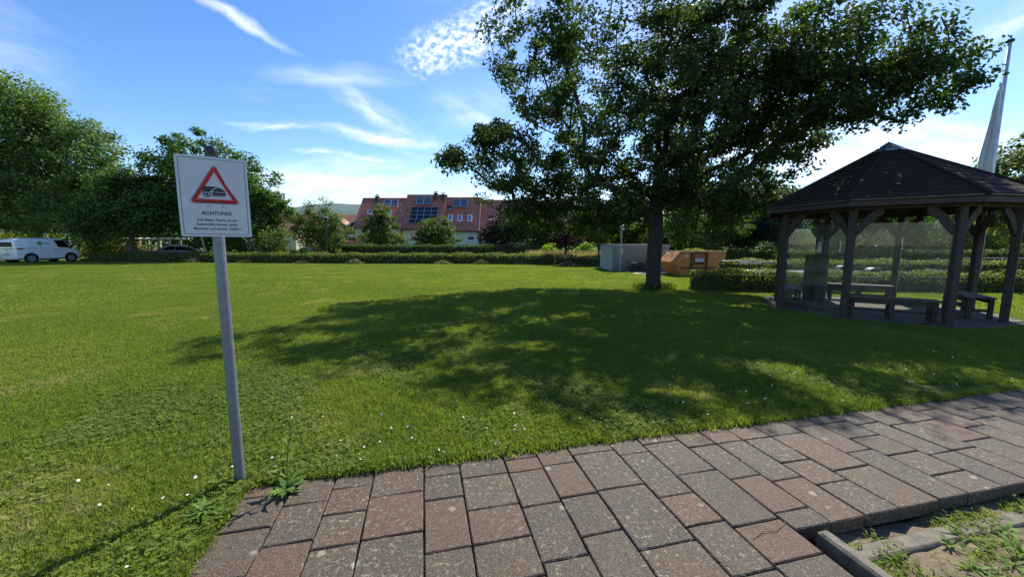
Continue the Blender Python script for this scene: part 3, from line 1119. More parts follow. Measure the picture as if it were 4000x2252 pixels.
tree('yew_tree', 'very dark evergreen tree between the skip and the pavilion', (17.0, 27), .5, .18,
     [(0, 0, 2.6, 2.6, 2.2, 2.6), (1.5, 0, 3.4, 2, 1.8, 2.2), (-1.6, 0, 2.0, 1.6, 1.6, 1.9), (.6, 0, 4.6, 1.3, 1.3, 1.5)], 210, .7, 110, .2, M['yew_leaf'], M['bark_oak'], 32, TPL_SPRAY)
tree('lime_tree', 'green tree whose crown shows under the pavilion eaves', (27.5, 31), 1.5, .2,
     [(0, 0, 4.0, 3.6, 2.6, 2.6), (-3, 0, 3.0, 2.4, 2.2, 2.1), (3.2, 0, 3.2, 2.6, 2.4, 2.3)], 190, .85, 85, .2, M['lime_leaf'], M['bark_grey'], 33, TPL_MAPLE)
tree('birch_tree', 'light green tree behind the post at the pavilion entrance', (36.5, 32), 1.2, .16,
     [(0, 0, 3.0, 3.2, 2.6, 2.4), (3, 0, 2.4, 2.6, 2.2, 1.8)], 150, .85, 85, .2, M['birch_leaf'], M['bark_grey'], 34, TPL_OVAL)
tree('maple_tree', 'sunlit yellow-green tree beside the flagpole', (28.6, 21), 2.2, .18,
     [(.4, 0, 5.6, 2.9, 2.6, 2.2), (.4, 0, 3.2, 2.4, 2.2, 1.6)], 170, .75, 90, .2, M['birch_leaf'], M['bark_grey'], 35, TPL_MAPLE)
tree('shade_tree', 'dark green tree between the last terrace house and the young trees', (2.6, 40), 1.3, .16,
     [(0, 0, 3.5, 2.8, 2.2, 2.3), (2.2, 0, 3.0, 2.2, 2, 2.0), (-2.0, 0, 3.2, 1.8, 1.6, 1.7)], 170, .75, 85, .2, M['lime_leaf'], M['bark_oak'], 37, TPL_MAPLE)
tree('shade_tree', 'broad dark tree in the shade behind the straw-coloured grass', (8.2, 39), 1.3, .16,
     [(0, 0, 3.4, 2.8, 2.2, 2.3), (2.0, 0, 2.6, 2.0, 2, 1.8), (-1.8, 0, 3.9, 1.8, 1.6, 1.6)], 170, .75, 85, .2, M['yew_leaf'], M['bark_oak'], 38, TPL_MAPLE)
tree('garden_tree', 'dark green tree behind the small gabled roof', (22.5, 36), 1.2, .15,
     [(0, 0, 3.6, 2.4, 2.2, 2.2), (-1.8, 0, 2.6, 1.8, 1.6, 1.6)], 130, .75, 80, .2, M['lime_leaf'], M['bark_grey'], 36, TPL_MAPLE)


def treeline(name, label, x0, x1, y0, y1, hmin, hmax, n, leaf, seed, lsize=.5):
    g = np.random.default_rng(seed)
    m_ = 90
    cx = g.uniform(x0, x1, m_); f = (cx - x0) / (x1 - x0)
    cy = y0 + (y1 - y0) * f + g.uniform(-2.5, 2.5, m_)
    h = g.uniform(hmin, hmax, m_)
    idx = g.integers(0, m_, n)
    d = g.normal(size=(n, 3)); d /= np.linalg.norm(d, axis=1, keepdims=True)
    w = abs(x1 - x0) / m_ * 2.2 + 1.0
    zc = g.random(m_) * 0 + h * .5
    P = np.stack((cx[idx], cy[idx], zc[idx]), 1) + d * (g.random(n) ** .4)[:, None] * np.stack((np.full(n, w), np.full(n, 2.0), h[idx] * .52), 1)
    P[:, 2] = np.maximum(P[:, 2], .2)
    Nn = d * .5 + g.normal(0, .5, (n, 3)) + np.array((0, 0, .5))
    o = leaf_object(name, P, Nn, lsize * g.uniform(.6, 1.4, n), TPL_MAPLE, leaf, None, g)
    return tag(o, label, 'trees', None, 'stuff')


treeline('treeline', 'far belt of trees closing the view behind the parked cars', -125, -40, 62, 78, 6, 10.5, 11000, M['lime_leaf'], 41, .8)
treeline('treeline', 'belt of garden trees behind the row of houses', -36, 14, 82, 80, 3, 5.2, 7000, M['maple_leaf'], 42, .7)
treeline('treeline', 'bank of bushes and trees closing the view behind the oak trunk', 10, 22, 44, 40, 3, 6, 5000, M['lime_leaf'], 43, .5)
treeline('treeline', 'bank of bushes and trees behind the pavilion hedges', 20, 70, 36, 44, 2.4, 4.6, 11000, M['hedge_dark'], 44, .4)

# ------------------------------------------------------------------ hedges
hedge('low_hedge', 'long low clipped hedge along the far edge of the lawn', [(-36.3, 33.25), (-28.3, 33.4), (-16.3, 31.4), (-2.0, 30.6), (3.1, 29.3)], 1.15, .78, .115, 150, M['hedge_leaf'], 51)
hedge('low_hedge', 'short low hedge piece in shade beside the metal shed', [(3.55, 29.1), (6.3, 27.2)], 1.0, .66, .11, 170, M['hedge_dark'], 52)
hedge('tall_hedge', 'taller dark hedge in front of the row of houses', [(-19.6, 38.6), (-8, 37.6), (3.4, 36.6)], 1.2, 1.42, .14, 120, M['hedge_dark'], 53)
hedge('box_hedge', 'leafy waist-high hedge beside the oak trunk', [(6.42, 13.42), (9.45, 12.85)], .95, .66, .06, 850, M['hedge_leaf'], 54)
hedge('box_hedge', 'leafy low hedge running behind the pavilion', [(9.75, 13.35), (20, 12.6)], .9, .60, .065, 620, M['hedge_leaf'], 55)
hedge('flat_hedge', 'flat-topped yellow-green hedge behind the trailer', [(11.2, 19.6), (18, 19.4), (30, 18.2)], 1.3, .72, .085, 280, M['hedge_leaf'], 56)
hedge('conifer_hedge', 'rough evergreen hedge block behind the orange skip', [(11.3, 22.9), (15.2, 22.6)], 1.3, 1.3, .2, 90, M['hedge_dark'], 57, tpl=TPL_SPRAY, wob=.12)
hedge('tall_hedge', 'tall hedge beyond the path behind the pavilion', [(19.5, 27.5), (30, 27), (44, 26)], 1.4, 1.05, .13, 150, M['hedge_dark'], 58)

# ------------------------------------------------------------------ shrubs
shrub('yellow_shrub', 'yellow-green shrub showing above the roof of the white van', (-51, 40), [(0, 0, 1.5, 3.4, 1.4, 1.5), (2.5, 0, 1.9, 1.6, 1.2, 1.2)], 2600, .22, M['yellow_leaf'], 61)
shrub('yellow_shrub', 'yellow-green shrub just past the nose of the white van', (-41.0, 37.5), [(0, 0, 1.2, 1.5, 1.2, 1.3), (1.0, 0, .9, 1.2, 1, 1.0)], 2400, .2, M['yellow_leaf'], 62)
shrub('olive_shrub', 'olive brown shrub above the dark blue car', (-38.6, 38.6), [(0, 0, 1.0, 1.6, 1.1, 1.0), (1.2, 0, .8, 1.1, 1, .8)], 2000, .18, M['olive_leaf'], 63)
shrub('bright_shrub', 'bright lime green shrub behind the low hedge', (-19.0, 33.9), [(0, 0, .62, 1.0, .6, .5), (-.9, 0, .6, .8, .5, .42), (.5, 0, .78, .6, .5, .42)], 1500, .17, M['bright_leaf'], 64)
shrub('pink_shrub', 'dusky pink shrub in front of the brown brick house', (-21.2, 50), [(0, 0, 1.2, 1.0, .8, .7)], 900, .18, M['pink_leaf'], 65)
shrub('rose_shrub', 'shrub with pale tips at the corner of the cream house', (-19.0, 48), [(0, 0, 1.4, 1.3, 1, 1.0)], 1000, .2, M['olive_leaf'], 66)
shrub('elder_shrub', 'leafy green shrub between the big tree and the feathery tree', (-22.6, 36.5), [(0, 0, 1.6, 1.5, 1.3, 1.6), (-1.1, 0, 1.2, 1.1, 1, 1.1)], 2600, .2, M['maple_leaf'], 67)
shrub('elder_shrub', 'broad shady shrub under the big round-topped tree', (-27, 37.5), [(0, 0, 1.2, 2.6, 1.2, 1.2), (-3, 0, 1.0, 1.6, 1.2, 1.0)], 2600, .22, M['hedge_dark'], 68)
shrub('light_shrub', 'sunlit green shrub under the purple-leaved young tree', (3.0, 33.5), [(0, 0, 1.1, 1.0, .9, .8), (3.4, 0, .9, 1.4, .9, .7)], 1500, .18, M['bright_leaf'], 69)


def tuft_field(name, label, boxes, n, hmin, hmax, w, leaf, seed, kind='stuff', cat='grass', z0=0.0):
    g = np.random.default_rng(seed)
    V, Lp, St, T = [], [], [], []
    for (x0, x1, y0, y1) in boxes:
        P = np.stack((g.uniform(x0, x1, n), g.uniform(y0, y1, n), np.full(n, z0)), 1)
        h = g.uniform(hmin, hmax, n)
        a = g.uniform(0, 6.28, n)
        lean = g.normal(0, .25, (n, 2)) * h[:, None]
        side = np.stack((np.cos(a), np.sin(a), np.zeros(n)), 1) * w
        v = np.zeros((n, 4, 3))
        v[:, 0] = P - side * .5; v[:, 1] = P + side * .5
        v[:, 2] = P + np.stack((lean[:, 0] * .5, lean[:, 1] * .5, h * .6), 1) + side * .4
        v[:, 3] = P + np.stack((lean[:, 0], lean[:, 1], h), 1)
        V.append(v.reshape(-1, 3)); T.append(g.random(n))
    V = np.concatenate(V); T = np.concatenate(T)
    me = fast_mesh(name, V, np.arange(len(V)), np.arange(len(V) // 4) * 4, leaf, T)
    return tag(link_mesh(name, me), label, cat, None, kind)


tuft_field('meadow_grass', 'tall straw-coloured grass beyond the shaded hedge', [(1.5, 9.5, 30.4, 37)], 9000, .5, 1.15, .035, M['straw'], 71)
tuft_field('lavender', 'row of purple lavender below the pergola', [(-36.0, -30.5, 35.4, 36.2)], 1800, .6, 1.05, .05, M['lavender'], 72, cat='lavender')
tuft_field('rough_grass', 'tuft of longer grass round the foot of the oak', [(OAK[0] - .62, OAK[0] + .62, OAK[1] - .55, OAK[1] + .4)], 700, .1, .34, .012, M['hedge_dark'], 73)

# ------------------------------------------------------------------ warning sign
SG = empty('warning_sign_post', (-1.83, 2.40, 0), R(35.5), 'white warning sign with red triangle on a grey steel pole', 'sign')
MB().tube([(0, 0, -.1), (0, 0, 1.1), (0, 0, 2.135)], .031, 20).build('pole', M['pole'], SG, True)
auto_smooth(SG.children[0])
cp = MB().lathe([(.034, 2.125), (.0345, 2.15), (.0345, 2.172), (.031, 2.181), (.015, 2.184)], 20).build('cap', M['black_plastic'], SG, True)
auto_smooth(cp)
SW, SH, ZT = .345, .474, 2.116


def rounded(w, h, r, n=5):
    pts = []
    for (cx, cy, a0) in ((w / 2 - r, h / 2 - r, 0), (-w / 2 + r, h / 2 - r, 90), (-w / 2 + r, -h / 2 + r, 180), (w / 2 - r, -h / 2 + r, 270)):
        for i in range(n + 1):
            a = R(a0 + 90 * i / n)
            pts.append((cx + r * math.cos(a), cy + r * math.sin(a)))
    return pts


SM = Matrix.Translation((0, -.034, ZT - SH / 2)) @ Matrix.Rotation(R(90), 4, 'X')   # local XY -> board plane, +Z towards the viewer
panel = MB().prism(rounded(SW, SH, .012), .003, SM).build('sign_panel', M['sign_white'], SG)


def st(s, t):
    return ((s - .5) * SW, (.5 - t) * SH)


def flat(name, polys, mat, lift, parent=panel, holes=None):
    """thin printed shape a hair proud of the board"""
    mb = MB()
    for p in polys:
        mb.prism(p, .0006, SM @ Matrix.Translation((0, 0, .003 + lift)))
    return mb.build(name, mat, parent)


def ring_poly(name, outer, inner, mat, lift):
    mb = MB()
    n = len(outer)
    z0, z1 = .003 + lift, .0036 + lift
    vs = [SM @ Vector((*p, z1)) for p in outer] + [SM @ Vector((*p, z1)) for p in inner] + [SM @ Vector((*p, z0)) for p in outer] + [SM @ Vector((*p, z0)) for p in inner]
    fs = []
    for i in range(n):
        j = (i + 1) % n
        fs += [(i, j, n + j, n + i), (i, 2 * n + i, 2 * n + j, j), (n + i, n + j, 3 * n + j, 3 * n + i)]
    mb.add(vs, fs)
    return mb.build(name, mat, panel)


ring_poly('border_line', rounded(SW - .028, SH - .028, .008), rounded(SW - .0325, SH - .0325, .006), M['print_black'], .0002)


def tri(apex, bl, br, r, inset, n=6):
    """rounded triangle ring helper: inset the triangle and round its corners"""
    P = [Vector(apex), Vector(bl), Vector(br)]
    c = (P[0] + P[1] + P[2]) / 3
    inr = abs((P[1] - P[0]).cross(P[2] - P[0])) / sum((P[i] - P[(i + 1) % 3]).length for i in range(3))
    k = 1 - (inset + r) / inr
    Q = [c + (p - c) * k for p in P]
    pts = []
    ax = [90, 210, 330]
    for q, p, a in zip(Q, P, ax):
        for i in range(n + 1):
            b_ = R(a + 60 - 120 * i / n)
            pts.append((q.x - r * math.cos(b_) * -1, q.y + r * math.sin(b_)))
    return pts


TA, TB, TC = st(.527, .075), st(.135, .583), st(.865, .583)


def tri_pts(r, inset):
    pts = tri(TA, TB, TC, r, inset)
    # order corners apex, left, right with arcs running consistently
    return pts


flat('triangle_outline', [tri_pts(.012, .0)], M['print_black'], .0002)
flat('triangle_rim', [tri_pts(.011, .0016)], M['sign_white'], .0010)
flat('triangle_red', [tri_pts(.008, .0050)], M['print_red'], .0018)
flat('triangle_field', [tri_pts(.0012, .0255)], M['sign_white'], .0026)


def circ(c, r, n=20):
    return [(c[0] + r * math.cos(2 * math.pi * i / n), c[1] + r * math.sin(2 * math.pi * i / n)) for i in range(n)]


body1 = [st(.338, .395), st(.352, .372), st(.375, .366), st(.54, .368), st(.46, .415), st(.445, .432), st(.405, .425), st(.36, .428), st(.338, .445)]
hood = [st(.462, .432), st(.515, .395), st(.555, .371), st(.60, .385), st(.645, .412), st(.664, .432)]
skirt = [st(.462, .438), st(.664, .438), st(.664, .474), st(.47, .474), st(.468, .455)]
lip = [st(.468, .479), st(.655, .479), st(.635, .489), st(.468, .489)]
flat('mower_symbol', [body1, hood, skirt, lip], M['print_black'], .0034)
wc = st(.397, .464)
wh = flat('mower_wheel', [circ(wc, .0195)], M['print_black'], .0042)
flat('mower_wheel_ring', [circ(wc, .0125)], M['sign_white'], .0050, wh)
flat('mower_hub', [circ(wc, .0085)], M['print_black'], .0058, wh)
for s in (.393, .612):
    c = st(s, .615)
    MB().prism(circ(c, .0055, 10), .003, SM @ Matrix.Translation((0, 0, .003))).build('screw', M['screw'], panel)


def text(name, body, width, center, mat, lift, parent, MT, bold=.0, thick=.0006):
    cu = bpy.data.curves.new(name, 'FONT')
    cu.body = body
    cu.align_x = 'CENTER'
    cu.size = 1
    cu.offset = bold
    cu.resolution_u = 3
    tmp = bpy.data.objects.new(name, cu)
    COL.objects.link(tmp)
    bpy.context.view_layer.update()
    me = bpy.data.meshes.new_from_object(tmp)
    COL.objects.unlink(tmp)
    bpy.data.objects.remove(tmp)
    co = np.zeros(len(me.vertices) * 3)
    me.vertices.foreach_get('co', co)
    co = co.reshape(-1, 3)
    lo, hi = co.min(0), co.max(0)
    k = width / (hi[0] - lo[0])
    cx = (lo[0] + hi[0]) / 2
    for v, c in zip(me.vertices, co):
        v.co = MT @ Vector(((c[0] - cx) * k + center[0], c[1] * k + center[1], lift))
    me.materials.clear(); me.materials.append(mat)
    return link_mesh(name, me, parent)


text('lettering', 'ACHTUNG!', .147, st(.507, .722), M['print_black'], .0038, panel, SM, .03)
text('lettering', 'Auf dieser Fläche ist ein', .197, st(.507, .802), M['print_black'], .0038, panel, SM, .02)
text('lettering', 'Rasenmähroboter aktiv!', .2, st(.507, .857), M['print_black'], .0038, panel, SM, .02)
text('lettering', 'Betreten auf eigene Gefahr!', .229, st(.507, .912), M['print_black'], .0038, panel, SM, .02)

# ------------------------------------------------------------------ the pavilion
GC = np.array((8.886, 9.334))
GR, GA = 2.033, 2.959
ga = [GA + math.pi / 4 * i for i in range(8)]
GZ = empty('garden_pavilion', (GC[0], GC[1], 0), 0, 'dark eight-sided timber pavilion with shingle roof and glass panes', 'pavilion')
PP = [Vector((GR * math.cos(a), GR * math.sin(a), 0)) for a in ga]
ZR = 2.30
for i, p in enumerate(PP):
    MB().bbox((p.x, p.y, ZR / 2 + .01), (.13, .13, ZR), .012, ga[i]).build('post', M['timber'], GZ)
for i in range(8):
    a, b_ = PP[i], PP[(i + 1) % 8]
    mid = (a + b_) / 2
    d = (b_ - a)
    an = math.atan2(d.y, d.x)
    MB().box((mid.x, mid.y, ZR + .075), (d.length + .04, .12, .14), an).build('ring_beam', M['timber'], GZ)
    t = d.normalized()
    for (q, sg) in ((a, 1), (b_, -1)):
        # curved knee brace
        poly = [(.06, 1.74), (.17, 1.86), (.30, 2.06), (.47, 2.2), (.47, 2.31), (.36, 2.31), (.2, 2.16), (.06, 1.92)]
        mb = MB()
        nrm = Vector((-t.y, t.x, 0))
        vs = []
        for off in (-.03, .03):
            for (s, z) in poly:
                vs.append(q + t * s * sg + nrm * off + Vector((0, 0, z)))
        n = len(poly)
        fs = [tuple(range(n)), tuple(range(2 * n - 1, n - 1, -1))] + [(k, (k + 1) % n, n + (k + 1) % n, n + k) for k in range(n)]
        mb.add(vs, fs)
        mb.build('knee_brace', M['timber'], GZ)

RE, ZE, ZA = 2.46, 2.50, 3.90
apex = Vector((0, 0, ZA))
CE = [Vector((RE * math.cos(a), RE * math.sin(a), ZE)) for a in ga]
rb = MB()
rb.add([apex] + CE + [apex - Vector((0, 0, .06))] + [c - Vector((0, 0, .05)) for c in CE],
       [(0, 1 + i, 1 + (i + 1) % 8) for i in range(8)] + [(9, 10 + (i + 1) % 8, 10 + i) for i in range(8)] + [(1 + i, 10 + i, 10 + (i + 1) % 8, 1 + (i + 1) % 8) for i in range(8)])


def shingle_mat():
    m, nt, b = nodes('bitumen_shingle_lichen')
    P = pos(nt)
    rnd = nt.nodes.new('ShaderNodeObjectInfo').outputs['Random']
    c = ramp_node(nt, rnd, [(0, (.030, .019, .014)), (1, (.044, .028, .021))])
    f = tex_noise(nt, 30, 5, .65, P)
    c = mixc(nt, ramp_node(nt, f, [(.35, (.6, .6, .6)), (.65, (0, 0, 0))]), c, (.02, .017, .017))
    v = nt.nodes.new('ShaderNodeTexVoronoi'); v.inputs['Scale'].default_value = 2.1
    nt.links.new(P, v.inputs['Vector'])
    sp = ramp_node(nt, v.outputs['Distance'], [(.07, (.85, .85, .85)), (.1, (0, 0, 0))])
    c = mixc(nt, sp, c, (.22, .21, .19))
    nt.links.new(c, b.inputs['Base Color'])
    b.inputs['Roughness'].default_value = .9
    b.inputs['Specular IOR Level'].default_value = .12
    bump(nt, b, tex_noise(nt, 140, 3, .6, P), .5, .006)
    return m


M['shingle'] = shingle_mat()
roof = rb.build('roof', M['shingle'], GZ)
sr = random.Random(9)
NCOURSE = 11
for i in (7, 0, 1, 2, 3):
    A, B = CE[i], CE[(i + 1) % 8]
    nrm = (A - apex).cross(B - apex).normalized()
    if nrm.z < 0: nrm = -nrm
    for k in range(NCOURSE):
        t0 = 1.012 - k * (.9 / NCOURSE)
        t1 = t0 - .9 / NCOURSE - .02
        w = (B - A).length * t0
        cnt = max(1, round(w / .46))
        offs = (.5 / cnt if k % 2 else 0) + sr.uniform(-.08, .08) / cnt
        cuts = sorted({0.0, 1.0} | {min(1, max(0, j / cnt + offs)) for j in range(1, cnt + 1)} | ({offs} if .08 < offs < 1 else set()))
        for j in range(len(cuts) - 1):
            s0, s1 = cuts[j] + .002, cuts[j + 1] - .002
            if s1 - s0 < .03: continue
            hh = .014 + sr.uniform(-.002, .004)
            def pt(s, t, h): return apex + (A - apex) * t * (1 - s) + (B - apex) * t * s + nrm * h
            vs = [pt(s0, t0, hh), pt(s1, t0, hh), pt(s1, t1, .004), pt(s0, t1, .004), pt(s0, t0, .001), pt(s1, t0, .001), pt(s1, t1, .001), pt(s0, t1, .001)]
            MB().add(vs, [(0, 1, 2, 3), (4, 5, 1, 0), (1, 5, 6, 2), (0, 3, 7, 4)]).build('shingle', M['shingle'], roof)
for i in range(8):
    d = (CE[i] - apex)
    mb = MB()
    mb.tube([apex + d * .1 + Vector((0, 0, .012)), apex + d * 1.015 + Vector((0, 0, .012))], [.035, .045], 6)
    mb.build('hip_cap', M['shingle'], roof)
    a, b_ = CE[i] * 1.0, CE[(i + 1) % 8]
    mid = (a + b_) / 2
    dd = b_ - a
    an = math.atan2(dd.y, dd.x)
    MB().box((mid.x * .985, mid.y * .985, ZE - .085), (dd.length * .985, .03, .13), an).build('fascia_board', M['timber'], GZ)
    MB().box((mid.x * 1.004, mid.y * 1.004, ZE - .016), (dd.length * .97, .02, .028), an).build('drip_edge', M['gutter'], GZ)
    MB().box((PP[i].x * .55, PP[i].y * .55, ZE + .62), (2.55, .07, .1), ga[i], 0, math.atan2(ZA - ZE, RE)).build('rafter', M['timber'], GZ)
MB().add([(0, 0, ZA + .085)] + [tuple(apex + (c - apex) * .135 + Vector((0, 0, .05))) for c in CE] + [tuple(apex + (c - apex) * .137 + Vector((0, 0, .03))) for c in CE],
         [(0, 1 + i, 1 + (i + 1) % 8) for i in range(8)] + [(1 + i, 9 + i, 9 + (i + 1) % 8, 1 + (i + 1) % 8) for i in range(8)]).build('ridge_cap', M['zinc'], GZ)
for i, (z0, z1) in {0: (.14, 2.02), 1: (.5, 2.02), 4: (.26, 2.02), 5: (.55, 2.02), 6: (.2, 2.02)}.items():
    a, b_ = PP[i], PP[(i + 1) % 8]
    mid = (a + b_) / 2 * 1.0
    d = b_ - a
    MB().box((mid.x, mid.y, (z0 + z1) / 2), (d.length - .15, .008, z1 - z0), math.atan2(d.y, d.x)).build('glass_pane', M['glass'], GZ)

# pavilion floor
fb = MB()
FR = 2.42
fb.add([(GC[0] + FR * math.cos(a), GC[1] + FR * math.sin(a), .006) for a in ga] + [(GC[0] + FR * math.cos(a), GC[1] + FR * math.sin(a), -.1) for a in ga],
       [tuple(range(8))] + [(i, (i + 1) % 8, 8 + (i + 1) % 8, 8 + i) for i in range(8)])
floor = tag(fb.build('pavilion_floor', M['joint']), kind='structure')


def in_oct(x, y, r):
    ap = r * math.cos(math.pi / 8)
    for i in range(8):
        am = GA + math.pi / 8 + i * math.pi / 4
        if (x - GC[0]) * math.cos(am) + (y - GC[1]) * math.sin(am) > ap:
            return False
    return True


def in_floor(x, y, m_=0.0):
    if in_oct(x, y, FR + m_): return True
    if 10.2 - m_ < x < 14.2 + m_ and 7.25 - m_ < y < 8.55 + m_: return True
    if 5.9 - m_ < x < 7.4 + m_ and 10.55 - m_ < y < 11.15 + m_: return True
    return False


frr = random.Random(3)
for r_ in range(-11, 12):
    for c_ in range(-14, 27):
        cx = c_ * .34 + (.17 if r_ % 2 else 0)
        cy = r_ * .26
        x = GC[0] + cx * math.cos(.18) - cy * math.sin(.18)
        y = GC[1] + cx * math.sin(.18) + cy * math.cos(.18)
        if not in_floor(x, y, -.14) or x > 13.6: continue
        o = link_mesh('paver', paver_mesh(.332, .252, frr.randint(0, 2)), floor)
        o.location = (x, y, .026 + frr.uniform(-.002, .002))
        o.rotation_euler = (0, 0, .18 + frr.uniform(-.008, .008))

# benches, barrel and boards of the pavilion


def bench(label, i, j, inset, length, depth, h, mat, legs=3, group='benches inside the pavilion'):
    a, b_ = PP[i], PP[j]
    mid = (a + b_) / 2
    d = (b_ - a).normalized()
    an = math.atan2(d.y, d.x)
    inward = -mid.normalized()
    c = mid + inward * inset
    root = empty('bench', (GC[0] + c.x, GC[1] + c.y, .026), an, label, 'bench', group)
    np_ = 3
    pw = depth / np_
    for k in range(np_):
        MB().bbox((0, -depth / 2 + pw * (k + .5), h - .02), (length, pw - .012, .04), .006).build('seat_plank', mat, root)
    for sgn in (-1, 1):
        MB().box((0, sgn * (depth / 2 - .05), h - .09), (length - .1, .03, .09)).build('apron', M['timber'], root)
    for k in range(legs):
        x = -length / 2 + .08 + (length - .16) * k / (legs - 1)
        for sgn in (-1, 1):
            MB().bbox((x, sgn * (depth / 2 - .055), (h - .04) / 2), (.08, .07, h - .045), .006).build('leg', M['timber'], root)
        MB().box((x, 0, .17), (.04, depth - .2, .06)).build('cross_bar', M['timber'], root)
    MB().box((0, 0, .155), (length - .18, .035, .05)).build('stretcher', M['timber'], root)
    return root


bench('dark wooden bench between the two front posts of the pavilion', 1, 2, .27, 1.42, .36, .44, M['bench_wood'])
bench('wooden bench at the back of the pavilion behind the tall barrel', 5, 6, .3, 1.4, .36, .44, M['bench_wood'])
bench('sunlit wooden bench at the open entrance side of the pavilion', 3, 4, .3, 1.4, .42, .46, M['bench_wood'], 2)
bench('grey weathered bench beside the corner post facing the hedge', 7, 0, .28, 1.3, .36, .44, M['timber_grey'], 2)

br = empty('steel_barrel', (8.42, 10.55, .026), 0, 'tall dark green steel barrel standing inside the pavilion', 'barrel')
o = MB().lathe([(.255, 0), (.262, .02), (.262, .40), (.272, .42), (.262, .44), (.262, .80), (.275, .82), (.262, .85), (.262, 1.22), (.27, 1.235), (.27, 1.25), (.25, 1.25), (.245, 1.21)], 28).build('drum', M['barrel'], br, True)
auto_smooth(o)
MB().tube([(.262 * math.cos(a), .262 * math.sin(a), 1.25) for a in np.linspace(0, 2 * math.pi, 25)[:-1]], .012, 6, False, True).build('rim', M['barrel'], br)


def board(name, label, c, w, h, rz, mat, cat='board', t=.02):
    root = empty(name, c, rz, label, cat)
    MB().bbox((0, 0, -h / 2), (w, t, h), .004).build('board_panel', mat, root)
    for s in (-1, 1):
        MB().tube([(s * w * .35, 0, 0), (s * w * .35, 0, .16)], .004, 5).build('hanger', M['screw'], root)
    return root


a5, a6 = PP[5], PP[6]
mid = (a5 + a6) / 2
board('hanging_board', 'blank brown board hanging under the back beam of the pavilion', (GC[0] + mid.x * .93 - .02, GC[1] + mid.y * .93, 2.20), .62, .2, math.atan2((a6 - a5).y, (a6 - a5).x), M['board'])
mid = (PP[3] + PP[4]) / 2
board('hanging_board', 'blank grey board hanging at the entrance side of the pavilion', (GC[0] + mid.x * .93, GC[1] + mid.y * .93, 2.21), .5, .26, math.atan2((PP[4] - PP[3]).y, (PP[4] - PP[3]).x), M['board'])

# small warning notice on the back glass
mid = PP[6] + (PP[5] - PP[6]) * .2
an = math.atan2((PP[5] - PP[6]).y, (PP[5] - PP[6]).x) + math.pi
nt_root = empty('warning_notice', (GC[0] + mid.x * .985, GC[1] + mid.y * .985, 1.34), R(40), 'small white notice with red triangle on the back pane of the pavilion', 'notice')
NM = Matrix.Translation((0, -.012, .16)) @ Matrix.Rotation(R(90), 4, 'X')
MB().prism(rounded(.22, .32, .01, 3), .004, NM).build('notice_panel', M['sign_white'], nt_root)
MB().prism([(-.085, -.05), (.085, -.05), (0, .105)], .001, NM @ Matrix.Translation((0, 0, .0045))).build('triangle_red', M['print_red'], nt_root)
MB().prism([(-.052, -.031), (.052, -.031), (0, .065)], .001, NM @ Matrix.Translation((0, 0, .006))).build('triangle_field', M['sign_white'], nt_root)
MB().prism([(-.03, -.02), (.0, -.02), (.0, .0), (.02, -.02), (.03, -.02), (.02, .015), (-.01, .03), (-.02, .005)], .001, NM @ Matrix.Translation((0, 0, .0075))).build('pictogram', M['print_black'], nt_root)

# ------------------------------------------------------------------ flagpole
fp = empty('flagpole', (17.35, 14.2, 0), 0, 'tall white flagpole with a limp pale flag beyond the pavilion', 'flagpole')
MB().tube([(0, 0, 0), (0, 0, 4), (0, 0, 8.55)], [.085, .075, .055], 14).build('pole', M['flag_pole'], fp, True)
MB().lathe([(.05, 8.55), (.11, 8.57), (.12, 8.61), (.09, 8.65), (.03, 8.67)], 12).build('pole_cap', M['slate'], fp)
fl = MB()
NR, NCc = 22, 16
fv = []
for i in range(NR + 1):
    t = i / NR
    z = 7.3 - 3.4 * t
    w = .04 + .36 * t ** .9 + .03 * math.sin(t * 9)
    if t < .02: w = .03
    for j in range(NCc + 1):
        s = j / NCc
        x = -.09 - w * s
        y = .075 * math.sin(s * 17 + t * 5) * min(1, t * 3) + .05 * math.sin(s * 6 + 1 + t * 3)
        fv.append((x, y, z - .22 * s * (1 - t) - .05 * math.sin(s * 9 + t * 8) * t))
ff = []
for i in range(NR):
    for j in range(NCc):
        a = i * (NCc + 1) + j
        ff.append((a, a + 1, a + NCc + 2, a + NCc + 1))
fl.add(fv, ff)
fo = fl.build('flag', M['flag_cloth'], fp, True)
md = fo.modifiers.new('thick', 'SOLIDIFY'); md.thickness = .006

# ------------------------------------------------------------------ terraced houses


def corr_roof(x0, x1, ye, ze, yr, zr, wave=.3, course=.37, amp=.045):
    """pantile roof slope as real waves and steps, eave (ye,ze) to ridge (yr,zr)"""
    sl = math.hypot(yr - ye, zr - ze)
    dy, dz = (yr - ye) / sl, (zr - ze) / sl
    ny, nz = -dz, dy
    if nz < 0: ny, nz = -ny, -nz
    nx = int((x1 - x0) / wave * 6)
    nc = max(1, int(sl / course))
    xs = np.linspace(x0, x1, nx + 1)
    wv = amp * (np.abs(np.sin((xs - x0) / wave * math.pi)) ** 1.2)
    V, F = [], []
    for c in range(nc):
        for (s, h) in ((c / nc, .04), ((c + 1) / nc, .0)):
            y = ye + dy * sl * s + ny * (wv + h)
            z = ze + dz * sl * s + nz * (wv + h)
            V.append(np.stack((xs, y, z), 1))
    n = nx + 1
    for r_ in range(2 * nc - 1):
        for i in range(nx):
            a = r_ * n + i
            F.append((a, a + 1, a + n + 1, a + n))
    return np.concatenate(V), F


